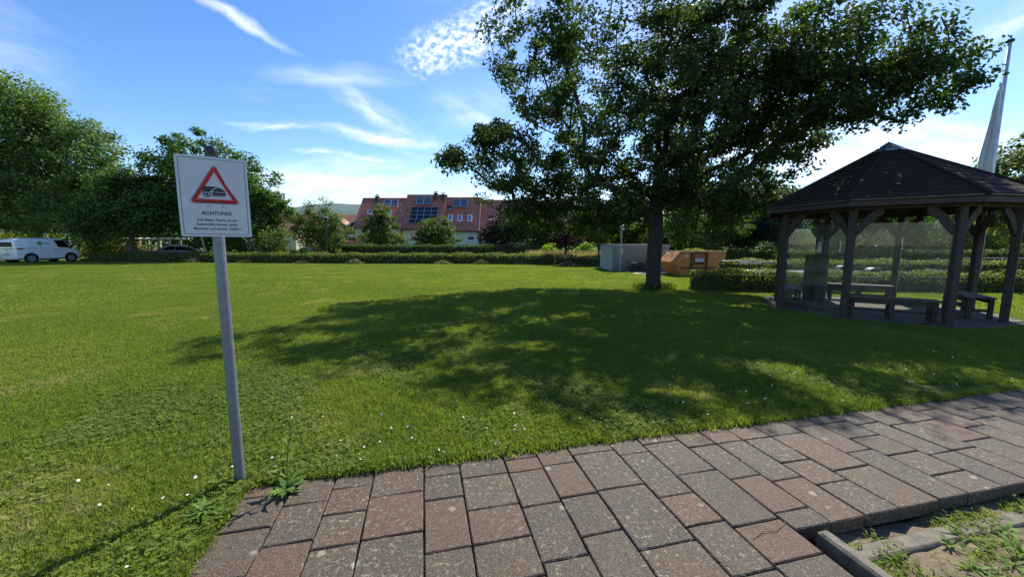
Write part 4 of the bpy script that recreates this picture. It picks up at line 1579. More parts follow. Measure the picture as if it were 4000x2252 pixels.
def tile_roof(name, parent, x0, x1, ye, ze, yr, zr, mat, back=True, **k):
    V, F = corr_roof(x0, x1, ye, ze, yr, zr, **k)
    mb = MB(); mb.v = [tuple(v) for v in V]; mb.f = F
    yb, zb = 2 * yr - ye, ze
    b0 = len(mb.v)
    mb.add([(x0, ye + .02, ze - .12), (x1, ye + .02, ze - .12), (x1, yr, zr - .1), (x0, yr, zr - .1), (x0, yb, zb), (x1, yb, zb), (x0, yr, zr + .02), (x1, yr, zr + .02), (x0, yb, zb - .12), (x1, yb, zb - .12),
            (x0, ye, ze), (x1, ye, ze)],
           [(0, 1, 2, 3), (6, 7, 5, 4), (3, 2, 9, 8), (4, 5, 9, 8), (0, 10, 11, 1), (0, 3, 6, 10), (3, 8, 4, 6), (1, 11, 7, 2), (2, 7, 5, 9)])
    mb.tube([(x0, yr, zr + .05), (x1, yr, zr + .05)], .11, 8)
    me = bpy.data.meshes.new(name); me.from_pydata(mb.v, [], mb.f); me.materials.append(mat)
    o = link_mesh(name, me, parent)
    return o


class Slope:
    def __init__(s, ye, ze, yr, zr):
        s.ye, s.ze = ye, ze
        s.sl = math.hypot(yr - ye, zr - ze)
        s.d = Vector((0, (yr - ye) / s.sl, (zr - ze) / s.sl))
        s.n = Vector((0, -s.d.z, s.d.y))

    def mat(s, x, f, h=.1):
        p = Vector((x, s.ye, s.ze)) + s.d * (f * s.sl) + s.n * h
        X = Vector((1, 0, 0))
        return Matrix(((X.x, s.d.x, s.n.x, p.x), (X.y, s.d.y, s.n.y, p.y), (X.z, s.d.z, s.n.z, p.z), (0, 0, 0, 1)))

    def panel(s, name, x, f, w, l, t, mat, parent, h=.1):
        hw, hl = w / 2, l / 2
        return MB().prism([(-hw, -hl), (hw, -hl), (hw, hl), (-hw, hl)], t, s.mat(x, f, h)).build(name, mat, parent)


def frame_ring(s, name, x, f, w, l, b, t, mat, parent, h=.1):
    mb = MB()
    Mx = s.mat(x, f, h)
    for (cx, cy, ww, ll) in ((0, l / 2 - b / 2, w, b), (0, -l / 2 + b / 2, w, b), (-w / 2 + b / 2, 0, b, l - 2 * b), (w / 2 - b / 2, 0, b, l - 2 * b)):
        mb.prism([(cx - ww / 2, cy - ll / 2), (cx + ww / 2, cy - ll / 2), (cx + ww / 2, cy + ll / 2), (cx - ww / 2, cy + ll / 2)], t, Mx)
    return mb.build(name, mat, parent)


def skylight(s, x, f, w, l, parent, opened=False):
    fr = frame_ring(s, 'skylight', x, f, w, l, .09, .16, M['trim_white'] if not opened else M['slate'], parent, .06)
    s.panel('pane', x, f, w - .16, l - .16, .03, M['window_glass'] if opened else M['sky_glass'], fr, .12)
    if opened:
        Mx = s.mat(x, f - l / s.sl * .42, .22)
        MB().prism([(-w / 2, -l * .1), (w / 2, -l * .1), (w / 2, l * .3), (-w / 2, l * .3)], .05, Mx @ Matrix.Rotation(R(-38), 4, 'X')).build('open_sash', M['trim_white'], fr)


def collector(s, x, f, w, l, parent):
    for k, sx in enumerate((-.5, .5)):
        cx = x + sx * (w / 2)
        fr = frame_ring(s, 'solar_collector', cx, f, w / 2 - .03, l, .07, .14, M['alu'], parent, .22)
        s.panel('pane', cx, f, w / 2 - .16, l - .13, .06, M['collector'], fr, .25)


def chimney(x, y, z0, z1, parent, w=.55):
    mb = MB().box((x, y, (z0 + z1) / 2), (w, w, z1 - z0))
    c = mb.build('chimney', M['slate'], parent)
    MB().box((x, y, z1 + .05), (w * 1.35, w * 1.35, .09)).build('chimney_cap', M['slate'], c)
    MB().box((x, y, z1 + .2), (w * .35, w * .35, .2)).build('flue', M['slate'], c)
    MB().box((x, y, z1 + .33), (w * 1.25, w * .8, .05)).build('flue_hood', M['slate'], c)


def window(parent, x, y, z0, w, h, shutter=0.0, name='window'):
    fr = MB()
    for (cx, cz, ww, hh) in ((0, h / 2 - .05, w, .1), (0, -h / 2 + .05, w, .1), (-w / 2 + .05, 0, .1, h - .2), (w / 2 - .05, 0, .1, h - .2)):
        fr.box((x + cx, y - .06, z0 + h / 2 + cz), (ww, .12, hh))
    f = fr.build(name, M['trim_white'], parent)
    if shutter < .99:
        MB().box((x, y - .03, z0 + h / 2), (w - .2, .03, h - .2)).build('pane', M['window_glass'], f)
    if shutter > 0:
        hh = (h - .1) * shutter
        MB().box((x, y - .085, z0 + h - .05 - hh / 2), (w - .19, .03, hh)).build('roller_shutter', M['shutter'], f)
    MB().box((x, y - .1, z0 - .04), (w + .14, .2, .06)).build('sill', M['trim_white'], f)


YE, YR = 60.0, 64.6
HX = [(-24.7, -17.35, 4.12, 8.98, 'left end'), (-17.3, -10.75, 3.86, 9.52, 'B'), (-10.7, -5.05, 3.6, 9.1, 'C'), (-5.0, 3.5, 3.32, 8.65, 'D')]
labels = ['end house of the red-roofed cream terrace beside the brown house', 'tallest house of the cream terrace with a grid of dark solar panels',
          'cream terrace house with three skylights in its red roof', 'lower red-roofed terrace house half hidden by the oak crown']
houses = []
for (x0, x1, ze, zr, _), lb in zip(HX, labels):
    h = empty('terraced_house', ((x0 + x1) / 2, YE, 0), 0, lb, 'house', 'row of terraced houses')
    ox = (x0 + x1) / 2
    a, b_ = x0 - ox, x1 - ox
    d = YR - YE
    wl = MB()
    yw = .45
    wl.add([(a + .15, yw, -.05), (b_ - .15, yw, -.05), (b_ - .15, 2 * d - yw, -.05), (a + .15, 2 * d - yw, -.05),
            (a + .15, yw, ze + .25), (b_ - .15, yw, ze + .25), (b_ - .15, 2 * d - yw, ze + .25), (a + .15, 2 * d - yw, ze + .25), (a + .15, d, zr - .25), (b_ - .15, d, zr - .25)],
           [(0, 1, 5, 4), (2, 3, 7, 6), (0, 4, 8, 7, 3), (1, 2, 6, 9, 5)])
    wl.build('wall', M['render_cream'], h)
    MB().box((0, yw - .03, 1.75), (b_ - a - .4, .06, .22)).build('plinth_band', M['trim_white'], h)
    MB().box((0, .06, ze - .16), (b_ - a - .1, .12, .12)).build('gutter', M['slate'], h)
    MB().tube([(b_ - .35, yw - .07, 0), (b_ - .35, yw - .07, ze - .5), (b_ - .55, .12, ze - .18)], .05, 6).build('downpipe', M['grey_panel'], h)
    rf = tile_roof('roof', h, a - .05, b_ + .05, 0, ze, d, zr, M['roof_red'])
    houses.append((h, rf, Slope(0, ze, d, zr), ox))

hA, hB, hC, hD = houses


def fx(px, f, ze, zr):
    return (px - 2000) / 1490 * (YE + (YR - YE) * f) * .99


collector(hA[2], fx(1533, .8, 0, 0) - hA[3], .78, 2.4, 1.75, hA[1])
skylight(hA[2], fx(1524, .5, 0, 0) - hA[3], .48, .78, 1.0, hA[1])
skylight(hA[2], fx(1448, .5, 0, 0) - hA[3], .5, .78, 1.0, hA[1])
chimney(fx(1484, 1, 0, 0) - hA[3], 4.0, 8.0, 9.2, hA[1])
collector(hB[2], fx(1660, .8, 0, 0) - hB[3], .8, 2.4, 1.75, hB[1])
for c in range(4):
    for r_ in range(4):
        fr = frame_ring(hB[2], 'solar_panel', fx(1660, .45, 0, 0) - hB[3] + (c - 1.5) * 1.08, .2 + (3 - r_) * .118, 1.07, .84, .03, .05, M['alu'], hB[1], .2)
        hB[2].panel('pane', fx(1660, .45, 0, 0) - hB[3] + (c - 1.5) * 1.08, .2 + (3 - r_) * .118, 1.02, .79, .03, M['solar'], fr, .205)
chimney(fx(1708, 1, 0, 0) - hB[3], 4.15, 8.6, 9.75, hB[1])
chimney(fx(1733, 1, 0, 0) - hC[3] + .15, 4.0, 8.2, 9.5, hC[1])
collector(hC[2], fx(1801, .8, 0, 0) - hC[3], .8, 2.4, 1.75, hC[1])
for p in (1761, 1798, 1836):
    skylight(hC[2], fx(p, .4, 0, 0) - hC[3], .35, .74, 1.3, hC[1])
skylight(hC[2], fx(1758, .65, 0, 0) - hC[3], .66, .7, 1.0, hC[1], True)
skylight(hD[2], fx(1919, .4, 0, 0) - hD[3], .42, .74, 1.1, hD[1], True)
yw = .45
window(hA[0], -1.2, yw, 2.3, 1.1, 1.3)
window(hA[0], 1.6, yw, 2.3, 1.1, 1.3, .4)
window(hB[0], fx(1614, 0, 0, 0) - hB[3] - .1, yw, 2.45, 1.2, 1.3)
window(hB[0], fx(1700, 0, 0, 0) - hB[3], yw, 2.45, 1.2, 1.3, .3)
window(hC[0], fx(1783, 0, 0, 0) - hC[3], yw, 2.1, 1.25, 1.3, 1.0)
window(hC[0], fx(1839, 0, 0, 0) - hC[3], yw, 2.1, 1.15, 1.3, .6)
window(hD[0], fx(1910, 0, 0, 0) - hD[3], yw, 1.9, 1.0, 1.2, .2)
window(hD[0], fx(2000, 0, 0, 0) - hD[3], yw, 1.9, 1.2, 1.2, .0)

# brown brick house behind the terrace
bh = empty('brick_house', (-28.6, 67, 0), 0, 'brown brick house with paired gables and a balcony beside the terrace', 'house')
wl = MB()
for (a, b_) in ((-4.6, .1), (.1, 4.8)):
    m_ = (a + b_) / 2
    wl.add([(a, 0, 0), (b_, 0, 0), (b_, 0, 4.75), (m_, 0, 6.0), (a, 0, 4.75), (a, 7, 0), (b_, 7, 0), (b_, 7, 4.75), (m_, 7, 6.0), (a, 7, 4.75)],
           [(0, 1, 2, 3, 4), (0, 4, 9, 5), (1, 6, 7, 2), (5, 9, 8, 7, 6)])
wl.build('wall', M['brick_brown'], bh)
rb = MB()
rb.add([(-5.2, 2.2, 4.6), (5.4, 2.2, 4.6), (5.4, 5, 6.95), (-5.2, 5, 6.95), (-5.2, 8, 4.6), (5.4, 8, 4.6)], [(0, 1, 2, 3), (3, 2, 5, 4)])
brf = rb.build('roof', M['roof_brown'], bh)
for (a, b_) in ((-4.9, .1), (.1, 5.1)):
    m_ = (a + b_) / 2
    MB().add([(a, -.5, 4.62), (m_, -.5, 6.12), (m_, 5, 6.12), (a, 5, 4.62), (a, -.5, 4.78), (m_, -.5, 6.28), (m_, 5, 6.28), (a, 5, 4.78), (b_, -.5, 4.62), (b_, 5, 4.62), (b_, -.5, 4.78), (b_, 5, 4.78)],
             [(4, 5, 6, 7), (5, 10, 11, 6), (0, 1, 5, 4), (1, 8, 10, 5), (0, 3, 2, 1), (1, 2, 9, 8)]).build('gable_roof', M['roof_brown'], brf)
    MB().add([(a, -.52, 4.58), (m_, -.52, 6.08), (b_, -.52, 4.58), (b_, -.52, 4.74), (m_, -.52, 6.24), (a, -.52, 4.74)], [(0, 1, 4, 5), (1, 2, 3, 4)]).build('barge_board', M['trim_white'], brf)
window(bh, -1.15, 0, 3.0, 1.2, 1.25, .7)
window(bh, -1.15, 0, 1.1, 1.2, 1.25, .6)
window(bh, 2.4, 0, 2.9, 1.3, 1.6, .0)
bal = MB().box((2.2, -.7, 2.4), (3.2, 1.4, .16)).build('balcony', M['slate'], bh)
for k in range(3):
    MB().box((1.15 + k * 1.02, -1.42, 2.92), (.86, .05, .5)).build('balcony_panel', M['trim_white'], bal)
MB().box((2.2, -1.4, 3.3), (3.2, .08, .08)).build('handrail', M['slate'], bal)


def simple_house(label, x, y, w, d, he, hr, rz, wallm, roofm, wins=2, name='house'):
    h = empty(name, (x, y, 0), rz, label, 'house')
    a = w / 2
    MB().add([(-a, 0, -.05), (a, 0, -.05), (a, d, -.05), (-a, d, -.05), (-a, 0, he), (a, 0, he), (a, d, he), (-a, d, he), (-a, d / 2, hr - .1), (a, d / 2, hr - .1)],
             [(0, 1, 5, 4), (2, 3, 7, 6), (0, 4, 8, 7, 3), (1, 2, 6, 9, 5)]).build('wall', wallm, h)
    tile_roof('roof', h, -a - .3, a + .3, -.4, he - .1, d / 2, hr, roofm, wave=.5, course=.6)
    for k in range(wins):
        window(h, -a + w * (k + .5) / wins, 0, he - 1.75, 1.1, 1.25, (k % 3) * .3)
    MB().box((a * .5, -.03, 1.0), (1.0, .07, 2.0)).build('door', M['timber'], h)
    return h


simple_house('cream house glimpsed through the trees behind the warning sign', -40.5, 64, 9, 8, 3.2, 6.6, 0, M['render_cream'], M['roof_brown'], 3)
simple_house('house with a brick-red wall between the big tree and the feathery tree', -36.5, 72, 6, 7, 3.6, 6.4, .2, M['brick_red'], M['roof_red'], 2)
simple_house('white house with pale grey roof seen under the pavilion eaves', 61.5, 50, 7, 8, 4.6, 7.4, .0, M['render_white'], M['roof_grey'], 2)
simple_house('small gabled house with grey-brown roof behind the pavilion', 35.5, 43.5, 6, 6, 2.8, 5.2, R(62), M['render_white'], M['roof_grey'], 2)
simple_house('grey-white house wall behind the oak trunk', 19.5, 54, 6, 8, 4.3, 6.4, 0, M['render_white'], M['roof_grey'], 2)

# ------------------------------------------------------------------ vehicles


def loft(stations, name, mat, parent):
    """body from cross-sections (x, z_bottom, z_top, half_width_belt, half_width_roof)"""
    V, n = [], 0
    for (x, zb, zt, w, wr) in stations:
        belt = zb + (zt - zb) * .52
        prof = [(-w * .9, zb), (-w, zb + .12), (-w, (zb + belt) / 2), (-w * .99, belt), (-(w + wr) / 2, (belt + zt) / 2 + .02), (-wr, zt - .1), (-wr * .8, zt - .02), (0, zt + .015)]
        ring = prof + [(-y, z) for (y, z) in prof[-2::-1]]
        n = len(ring)
        V += [(x, y, z) for (y, z) in ring]
    F = []
    m_ = len(stations)
    for i in range(m_ - 1):
        for k in range(n):
            l = (k + 1) % n
            F.append((i * n + k, i * n + l, (i + 1) * n + l, (i + 1) * n + k))
    F.append(tuple(range(n))); F.append(tuple((m_ - 1) * n + k for k in range(n))[::-1])
    mb = MB(); mb.add(V, F)
    o = mb.build(name, mat, parent)
    return auto_smooth(o, 38)


def side_y(stations, x, z):
    xs = [s[0] for s in stations]
    g = [np.interp(x, xs, [s[k] for s in stations]) for k in range(1, 5)]
    zb, zt, w, wr = g
    belt = zb + (zt - zb) * .52
    return float(np.interp(z, [zb, zb + .12, belt, (belt + zt) / 2 + .02, zt - .1], [w * .9, w, w * .99, (w + wr) / 2, wr]))


def side_panel(stations, name, poly, mat, parent, sides=(-1, 1), off=.012):
    """a thin panel following the body side; poly in (x, z)"""
    bm = bmesh.new()
    f = bm.faces.new([bm.verts.new((x, 0, z)) for (x, z) in poly])
    bmesh.ops.triangulate(bm, faces=[f])
    bmesh.ops.subdivide_edges(bm, edges=bm.edges[:], cuts=3, use_grid_fill=True)
    bm.verts.ensure_lookup_table(); bm.verts.index_update()
    base = [tuple(v.co) for v in bm.verts]
    faces = [tuple(v.index for v in f.verts) for f in bm.faces]
    rim = [tuple(v.index for v in e.verts) for e in bm.edges if len(e.link_faces) == 1]
    bm.free()
    n = len(base)
    for s in sides:
        vs = [(x, s * (side_y(stations, x, z) + off), z) for (x, _, z) in base] + [(x, s * (side_y(stations, x, z) - .02), z) for (x, _, z) in base]
        MB().add(vs, faces + [(a, b_, n + b_, n + a) for (a, b_) in rim]).build(name, mat, parent)


def wheel(parent, x, y, r, s, w=.2, spokes=8):
    root_name = 'wheel'
    ty = MB().lathe([(r * .62, -w / 2), (r * .9, -w / 2), (r, -w / 2 + .03), (r, w / 2 - .03), (r * .9, w / 2), (r * .62, w / 2)], 24, (x, y, r), 'Y').build(root_name, M['tyre'], parent)
    auto_smooth(ty)
    MB().lathe([(r * .68, -.02), (r * .68, .02)], 20, (x, y + s * (w / 2 - .01), r), 'Y').build('rim', M['rim'], ty)
    for k in range(spokes):
        a = 2 * math.pi * (k + .5) / spokes
        cx, cz = x + math.cos(a) * r * .42, r + math.sin(a) * r * .42
        MB().box((cx, y + s * (w / 2 + .012), cz), (r * .34, .006, .05), 0, 0, -a).build('rim_slot', M['tyre'], ty)


def disc_y(parent, name, x, y, z, r, mat, t=.006, n=24):
    return MB().lathe([(r, -t / 2), (r, t / 2)], n, (x, y, z), 'Y').build(name, mat, parent)


VS = [(-2.12, .36, 1.66, .90, .72), (-2.08, .32, 1.86, .95, .80), (-1.9, .30, 2.0, .975, .84), (-1.2, .27, 2.06, .985, .86), (0, .27, 2.08, .985, .87), (.72, .27, 2.05, .985, .86), (1.02, .27, 1.96, .98, .83),
      (1.35, .27, 1.62, .975, .83), (1.62, .28, 1.34, .96, .86), (1.84, .29, 1.18, .93, .86), (2.0, .32, 1.02, .88, .80), (2.09, .38, .80, .80, .70)]
van = empty('white_van', (-40.5, 33.0, 0), R(82), 'white delivery van with dark windows parked on the lawn edge', 'van')
loft(VS, 'body', M['white_van'], van)
side_panel(VS, 'front_door_window', [(.30, 1.90), (.52, 1.30), (1.32, 1.26), (1.20, 1.60), (.98, 1.88)], M['dark_glass'], van)
side_panel(VS, 'sill_strip', [(-1.95, .30), (1.9, .30), (1.9, .36), (-1.95, .36)], M['black_plastic'], van)
side_panel(VS, 'slider_rail', [(-1.98, 1.225), (-.55, 1.225), (-.55, 1.255), (-1.98, 1.255)], M['grey_panel'], van)
for zz in (1.46, 1.61, 1.76):
    side_panel(VS, 'vent_gill', [(-1.95, zz), (-1.68, zz), (-1.68, zz + .035), (-1.95, zz + .035)], M['grey_panel'], van)
for xx in (.27, -.6):
    side_panel(VS, 'door_seam', [(xx, .4), (xx + .012, .4), (xx + .012, 1.95), (xx, 1.95)], M['grey_panel'], van, off=.004)
for xx in (.12, .5):
    side_panel(VS, 'door_handle', [(xx, 1.06), (xx + .2, 1.06), (xx + .2, 1.10), (xx, 1.10)], M['grey_panel'], van, off=.03)
side_panel(VS, 'tail_light', [(-2.1, 1.10), (-1.72, 1.12), (-1.62, 1.24), (-2.1, 1.24)], M['lamp_red'], van, off=.014)
side_panel(VS, 'logo_mark', [(-.62 + .17 * math.cos(a), 1.62 + .17 * math.sin(a)) for a in np.linspace(0, 2 * math.pi, 15)[:-1]], M['logo_green'], van, off=.013)
MB().box((-2.135, 0, 1.175), (.05, 1.5, .06)).build('light_strip', M['black_plastic'], van)
MB().add([(-2.15, -.70, 1.32), (-2.15, .70, 1.32), (-2.125, .62, 1.72), (-2.125, -.62, 1.72), (-2.06, -.70, 1.32), (-2.06, .70, 1.32), (-2.06, .62, 1.72), (-2.06, -.62, 1.72)],
         [(0, 1, 2, 3), (0, 4, 5, 1), (1, 5, 6, 2), (2, 6, 7, 3), (3, 7, 4, 0)]).build('rear_window', M['dark_glass'], van)
MB().box((-2.135, 0, .72), (.03, .62, .16)).build('number_plate', M['grey_panel'], van)
MB().lathe([(.1, -.01), (.1, .01)], 18, (-2.14, 0, 1.03), 'X').build('badge', M['alu'], van)
for s in (-1, 1):
    MB().box((-2.13, s * .72, .42), (.03, .12, .10)).build('reflector', M['lamp_red'], van)
    MB().bbox((1.28, s * 1.08, 1.30), (.14, .2, .2), .03).build('mirror', M['black_plastic'], van)
    MB().box((2.04, s * .62, .92), (.06, .3, .1)).build('headlight', M['car_glass'], van)
    for xx in (-1.27, 1.30):
        disc_y(van, 'wheel_arch', xx, s * (side_y(VS, xx, .5) + .004), .40, .45, M['black_plastic'], .012)
        wheel(van, xx, s * .90, .36, s, .22)
wsv = [(1.04, .70, 1.93), (1.04, -.70, 1.93), (1.60, -.80, 1.37), (1.60, .80, 1.37)]
MB().add(wsv + [(x - .05, y, z - .05) for (x, y, z) in wsv], [(0, 1, 2, 3), (0, 4, 5, 1), (1, 5, 6, 2), (2, 6, 7, 3), (3, 7, 4, 0)]).build('windscreen', M['car_glass'], van)
van.children[-1].location = (.035, 0, .035)
# grey lettering beside the green mark on the side that faces the lawn
TMv = Matrix.Translation((-.2, -.962, 1.56)) @ Matrix.Rotation(R(90), 4, 'X') @ Matrix.Rotation(R(-5), 4, 'X')
text('lettering', 'ext', .36, (0, 0), M['logo_grey'], .0, van, TMv, .02)

CS = [(-2.1, .32, .82, .78, .66), (-2.0, .26, 1.0, .84, .70), (-1.5, .22, 1.3, .88, .62), (-.9, .2, 1.43, .89, .60), (-.1, .2, 1.45, .89, .60), (.4, .2, 1.36, .89, .62), (.95, .2, 1.05, .89, .74), (1.5, .21, .92, .87, .74), (1.95, .24, .80, .82, .68), (2.15, .3, .66, .72, .6)]


def car(label, x, y, rz, paint):
    c = empty('parked_car', (x, y, 0), rz, label, 'car', 'cars parked behind the hedge')
    loft(CS, 'body', paint, c)
    side_panel(CS, 'rear_side_window', [(-1.5, .98), (-.52, .95), (-.52, 1.3), (-.95, 1.32)], M['dark_glass'], c)
    side_panel(CS, 'front_side_window', [(-.45, .95), (.78, .93), (.35, 1.24), (-.45, 1.3)], M['dark_glass'], c)
    for (a, b_, nm) in (((.44, 1.31), (.93, 1.06), 'windscreen'), ((-1.52, 1.27), (-1.97, 1.0), 'rear_window')):
        sx = .02 if nm == 'windscreen' else -.02
        vs = [(a[0] + sx, .55, a[1]), (a[0] + sx, -.55, a[1]), (b_[0] + sx, -.68, b_[1]), (b_[0] + sx, .68, b_[1])]
        vs += [(p[0] - 2 * sx, p[1], p[2] - .04) for p in vs]
        MB().add(vs, [(0, 1, 2, 3), (0, 4, 5, 1), (1, 5, 6, 2), (2, 6, 7, 3), (3, 7, 4, 0)]).build(nm, M['car_glass'], c)
    for s in (-1, 1):
        MB().box((-2.06, s * .62, .78), (.06, .26, .14)).build('tail_light', M['lamp_red'], c)
        MB().box((2.08, s * .5, .6), (.06, .26, .1)).build('headlight', M['car_glass'], c)
        for xx in (-1.3, 1.35):
            disc_y(c, 'wheel_arch', xx, s * (side_y(CS, xx, .4) + .004), .34, .37, M['black_plastic'], .012)
            wheel(c, xx, s * .82, .31, s, .18, 5)
    return c


car('dark blue car parked beside the olive brown shrub', -44.6, 42.5, R(38), M['blue_car'])
car('silver grey car parked under the pergola end', -33.6, 39.2, R(30), M['silver_car'])

# ------------------------------------------------------------------ pergola, posts, lamps
pg = empty('pergola', (-36.2, 38.8, 0), R(4), 'white pergola of slim posts and beams behind the hedge', 'pergola')
for s in (0, 1):
    MB().box((0, s * 1.4, 2.02), (5.6, .1, .12)).build('beam', M['timber_post'], pg)
for k in range(6):
    x = -2.5 + k * 1.0
    MB().bbox((x, 0, .98), (.16, .16, 1.96), .01).build('post', M['timber_post'], pg)
    if k % 2 == 0:
        MB().bbox((x, 1.4, .98), (.16, .16, 1.96), .01).build('post', M['timber_post'], pg)
for k in range(9):
    MB().box((-2.6 + k * .65, .7, 2.14), (.08, 2.0, .1)).build('cross_beam', M['trim_white'], pg)

wp = empty('wooden_post', (-28.3, 35.2, 0), 0, 'thin pale wooden post standing behind the low hedge', 'post')
MB().tube([(0, 0, 0), (.1, 0, 1.2), (-.12, 0, 2.3)], [.07, .06, .055], 8).build('stake', M['timber_post'], wp)
MB().lathe([(.06, 2.29), (.05, 2.33), (.0, 2.35)], 8, (-.12, 0, 0)).build('stake_top', M['timber_post'], wp)
gw = empty('garden_wall', (-27.9, 36.3, 0), R(20), 'stub of pale grey garden wall behind the low hedge', 'wall')
MB().bbox((0, 0, .62), (.95, .35, 1.24), .03, 0, 0, .06).build('wall_block', M['asphalt'], gw)
MB().bbox((.04, 0, 1.28), (1.05, .45, .08), .015, 0, 0, .06).build('coping', M['asphalt'], gw)

lp = empty('street_lamp', (-16.5, 34.2, 0), 0, 'dark green lamp post with a flat mushroom head', 'lamp')
MB().tube([(0, 0, 0), (0, 0, .9), (0, 0, 3.6)], [.075, .05, .04], 10).build('lamp_pole', M['lamp_green'], lp)
MB().lathe([(.05, 3.55), (.1, 3.62), (.12, 3.74), (.36, 3.78), (.37, 3.83), (.2, 3.93), (.03, 3.97)], 16).build('lamp_head', M['lamp_green'], lp)

ps = empty('sign_pole', (6.27, 22.05, 0), 0, 'thin grey pole with a small white sign in front of the metal shed', 'pole')
MB().tube([(0, 0, 0), (0, 0, 1.2), (0, 0, 2.5)], [.045, .04, .04], 10).build('pole', M['lamp_grey'], ps)
MB().bbox((.02, 0, 2.56), (.22, .12, .1), .02, 0, 0, -.5).build('spot_light', M['lamp_grey'], ps)
MB().lathe([(.06, 2.36), (.07, 2.42), (.05, 2.47)], 10, (.08, 0, 0)).build('sensor', M['trim_white'], ps)
sg2 = MB().bbox((.03, -.05, 1.17), (.12, .012, .3), .004).build('sign_plate', M['sign_white'], ps)
MB().box((.03, -.06, 1.2), (.035, .006, .07)).build('pictogram', M['print_black'], sg2)
MB().box((.03, -.06, 1.275), (.025, .006, .03)).build('pictogram', M['print_black'], sg2)
MB().box((.03, -.06, 1.07), (.04, .006, .03)).build('pictogram', M['logo_grey'], sg2)
MB().box((0, 0, .78), (.12, .1, .03)).build('clamp', M['lamp_grey'], ps)

# ------------------------------------------------------------------ metal shed and what stands beside it
sh = empty('metal_shed', (5.87, 22.45, 0), 0, 'low grey corrugated metal shed at the edge of the lawn', 'shed')


def rib_wall(L_, h, pitch=.14):
    """trapezoid sheet profile along X, outside towards -Y"""
    pts = []
    x = 0.0
    while x < L_ - .01:
        pts += [(x, 0), (x + pitch * .55, 0), (x + pitch * .62, -.022), (x + pitch * .93, -.022)]
        x += pitch
    pts = [p for p in pts if p[0] <= L_] + [(L_, 0)]
    n = len(pts)
    vs = [(p[0], p[1], .02) for p in pts] + [(p[0], p[1], h) for p in pts]
    return vs, [(i, i + 1, n + i + 1, n + i) for i in range(n - 1)]


SL, SD, SHH = 3.35, 3.0, 1.46
v_, f_ = rib_wall(SL, SHH)
MB().add(v_, f_).build('front_sheet', M['metal_shed'], sh)
v_, f_ = rib_wall(SD, SHH)
MB().add([(-y * -1 if False else y, SD - x, z) for (x, y, z) in v_], f_).build('side_sheet', M['metal_shed_green'], sh, label='green-grey side sheet')
MB().add([(SL - y, x, z) for (x, y, z) in v_], f_).build('side_sheet', M['metal_shed'], sh)
MB().box((SL / 2, SD - .01, SHH / 2), (SL, .02, SHH)).build('rear_sheet', M['metal_shed'], sh)
MB().box((SL / 2, SD / 2, SHH + .05), (SL + .1, SD + .1, .09)).build('roof', M['metal_shed'], sh)
MB().box((SL / 2, -.045, SHH - .03), (SL + .1, .03, .1)).build('fascia', M['metal_shed'], sh)
for xx in (1.05, 1.35):
    MB().box((xx, -.05, .62), (.03, .04, .06)).build('latch', M['lamp_grey'], sh)
MB().box((SL / 2, SD / 2, .015), (SL - .05, SD - .05, .03)).build('base', M['asphalt'], sh)

tt = MB().bbox((8.2, 21.35, -.045), (3.2, 1.9, .1), .01).build('terrace', M['terrace'])
tag(tt, kind='structure')

pl = empty('stacked_carts', (7.45, 21.75, .005), 0, 'stack of black wheeled tube frames in front of the metal shed', 'stack')
g = random.Random(4)
for lev in range(4):
    z = .09 + lev * .13
    x0 = -.72 + lev * .05
    pts = [(x0 - .15, -.2, z + .05), (x0, -.22, z + .04), (x0 + .35, -.2, z - .01), (x0 + .7, -.22, z + .05), (x0 + .95, -.2, z + .0), (x0 + 1.5, -.22, z + .03)]
    fr = MB().tube(pts, .022, 7)
    fr.tube([(p[0], .25, p[2]) for p in pts], .022, 7)
    for q in (1, 3, 5):
        fr.tube([(pts[q][0], -.22, pts[q][2]), (pts[q][0], .25, pts[q][2])], .018, 6)
    fo_ = fr.build('tube_frame', M['tube_black'], pl)
    MB().box((x0 + .65, .01, z + .03), (1.2, .4, .025)).build('tray', M['tube_black'], pl)
    for xx in (.02, .82):
        MB().lathe([(.03, -.03), (.075, -.03), (.075, .03), (.03, .03)], 12, (x0 + xx, -.28, max(.076, z - .03)), 'Y').build('caster', M['tyre'], pl)
MB().tube([(.1, -.2, .55), (.3, -.2, .68), (.55, -.2, .72), (.8, -.2, .66), (.95, -.2, .5)], .02, 7).build('handle', M['tube_black'], pl)

sk = empty('skip_container', (9.25, 19.7, 0), R(2), 'orange dented waste skip piled with cut branches', 'skip')
prof = [(-.92, .03), (.72, .03), (1.05, .45), (1.28, .82), (1.30, 1.19), (-.98, 1.19), (-1.42, .70)]
yh = .8


def prism_xz(poly, y0, y1):
    n = len(poly)
    return [(x, y0, z) for x, z in poly] + [(x, y1, z) for x, z in poly], [tuple(range(n)), tuple(range(2 * n - 1, n - 1, -1))] + [(i, (i + 1) % n, n + (i + 1) % n, n + i) for i in range(n)]


# side walls, floor and ends as plates so that the skip is open at the top
body = MB()
for y in (-yh, yh):
    body.add(*prism_xz(prof, y - .02, y + .02))
for i, (p, q) in enumerate(zip(prof, prof[1:] + prof[:1])):
    if i == 4: continue
    body.add([(p[0], -yh, p[1]), (q[0], -yh, q[1]), (q[0], yh, q[1]), (p[0], yh, p[1])], [(0, 1, 2, 3)])
body.build('tub', M['skip'], sk)
rim = MB()
for y in (-yh - .03, yh + .03):
    rim.tube([(-1.44, y, .71), (-.99, y, 1.21), (1.32, y, 1.21)], .035, 6)
rim.tube([(1.32, -yh - .03, 1.21), (1.32, yh + .03, 1.21)], .035, 6)
rim.build('rim', M['skip_rim'], sk)
for xx in (-.42, .33):
    MB().box((xx, -yh - .05, .68), (.1, .07, .96)).build('side_rib', M['rust'], sk)
MB().box((-.05, -yh - .045, .42), (1.75, .05, .07)).build('side_rail', M['rust'], sk)
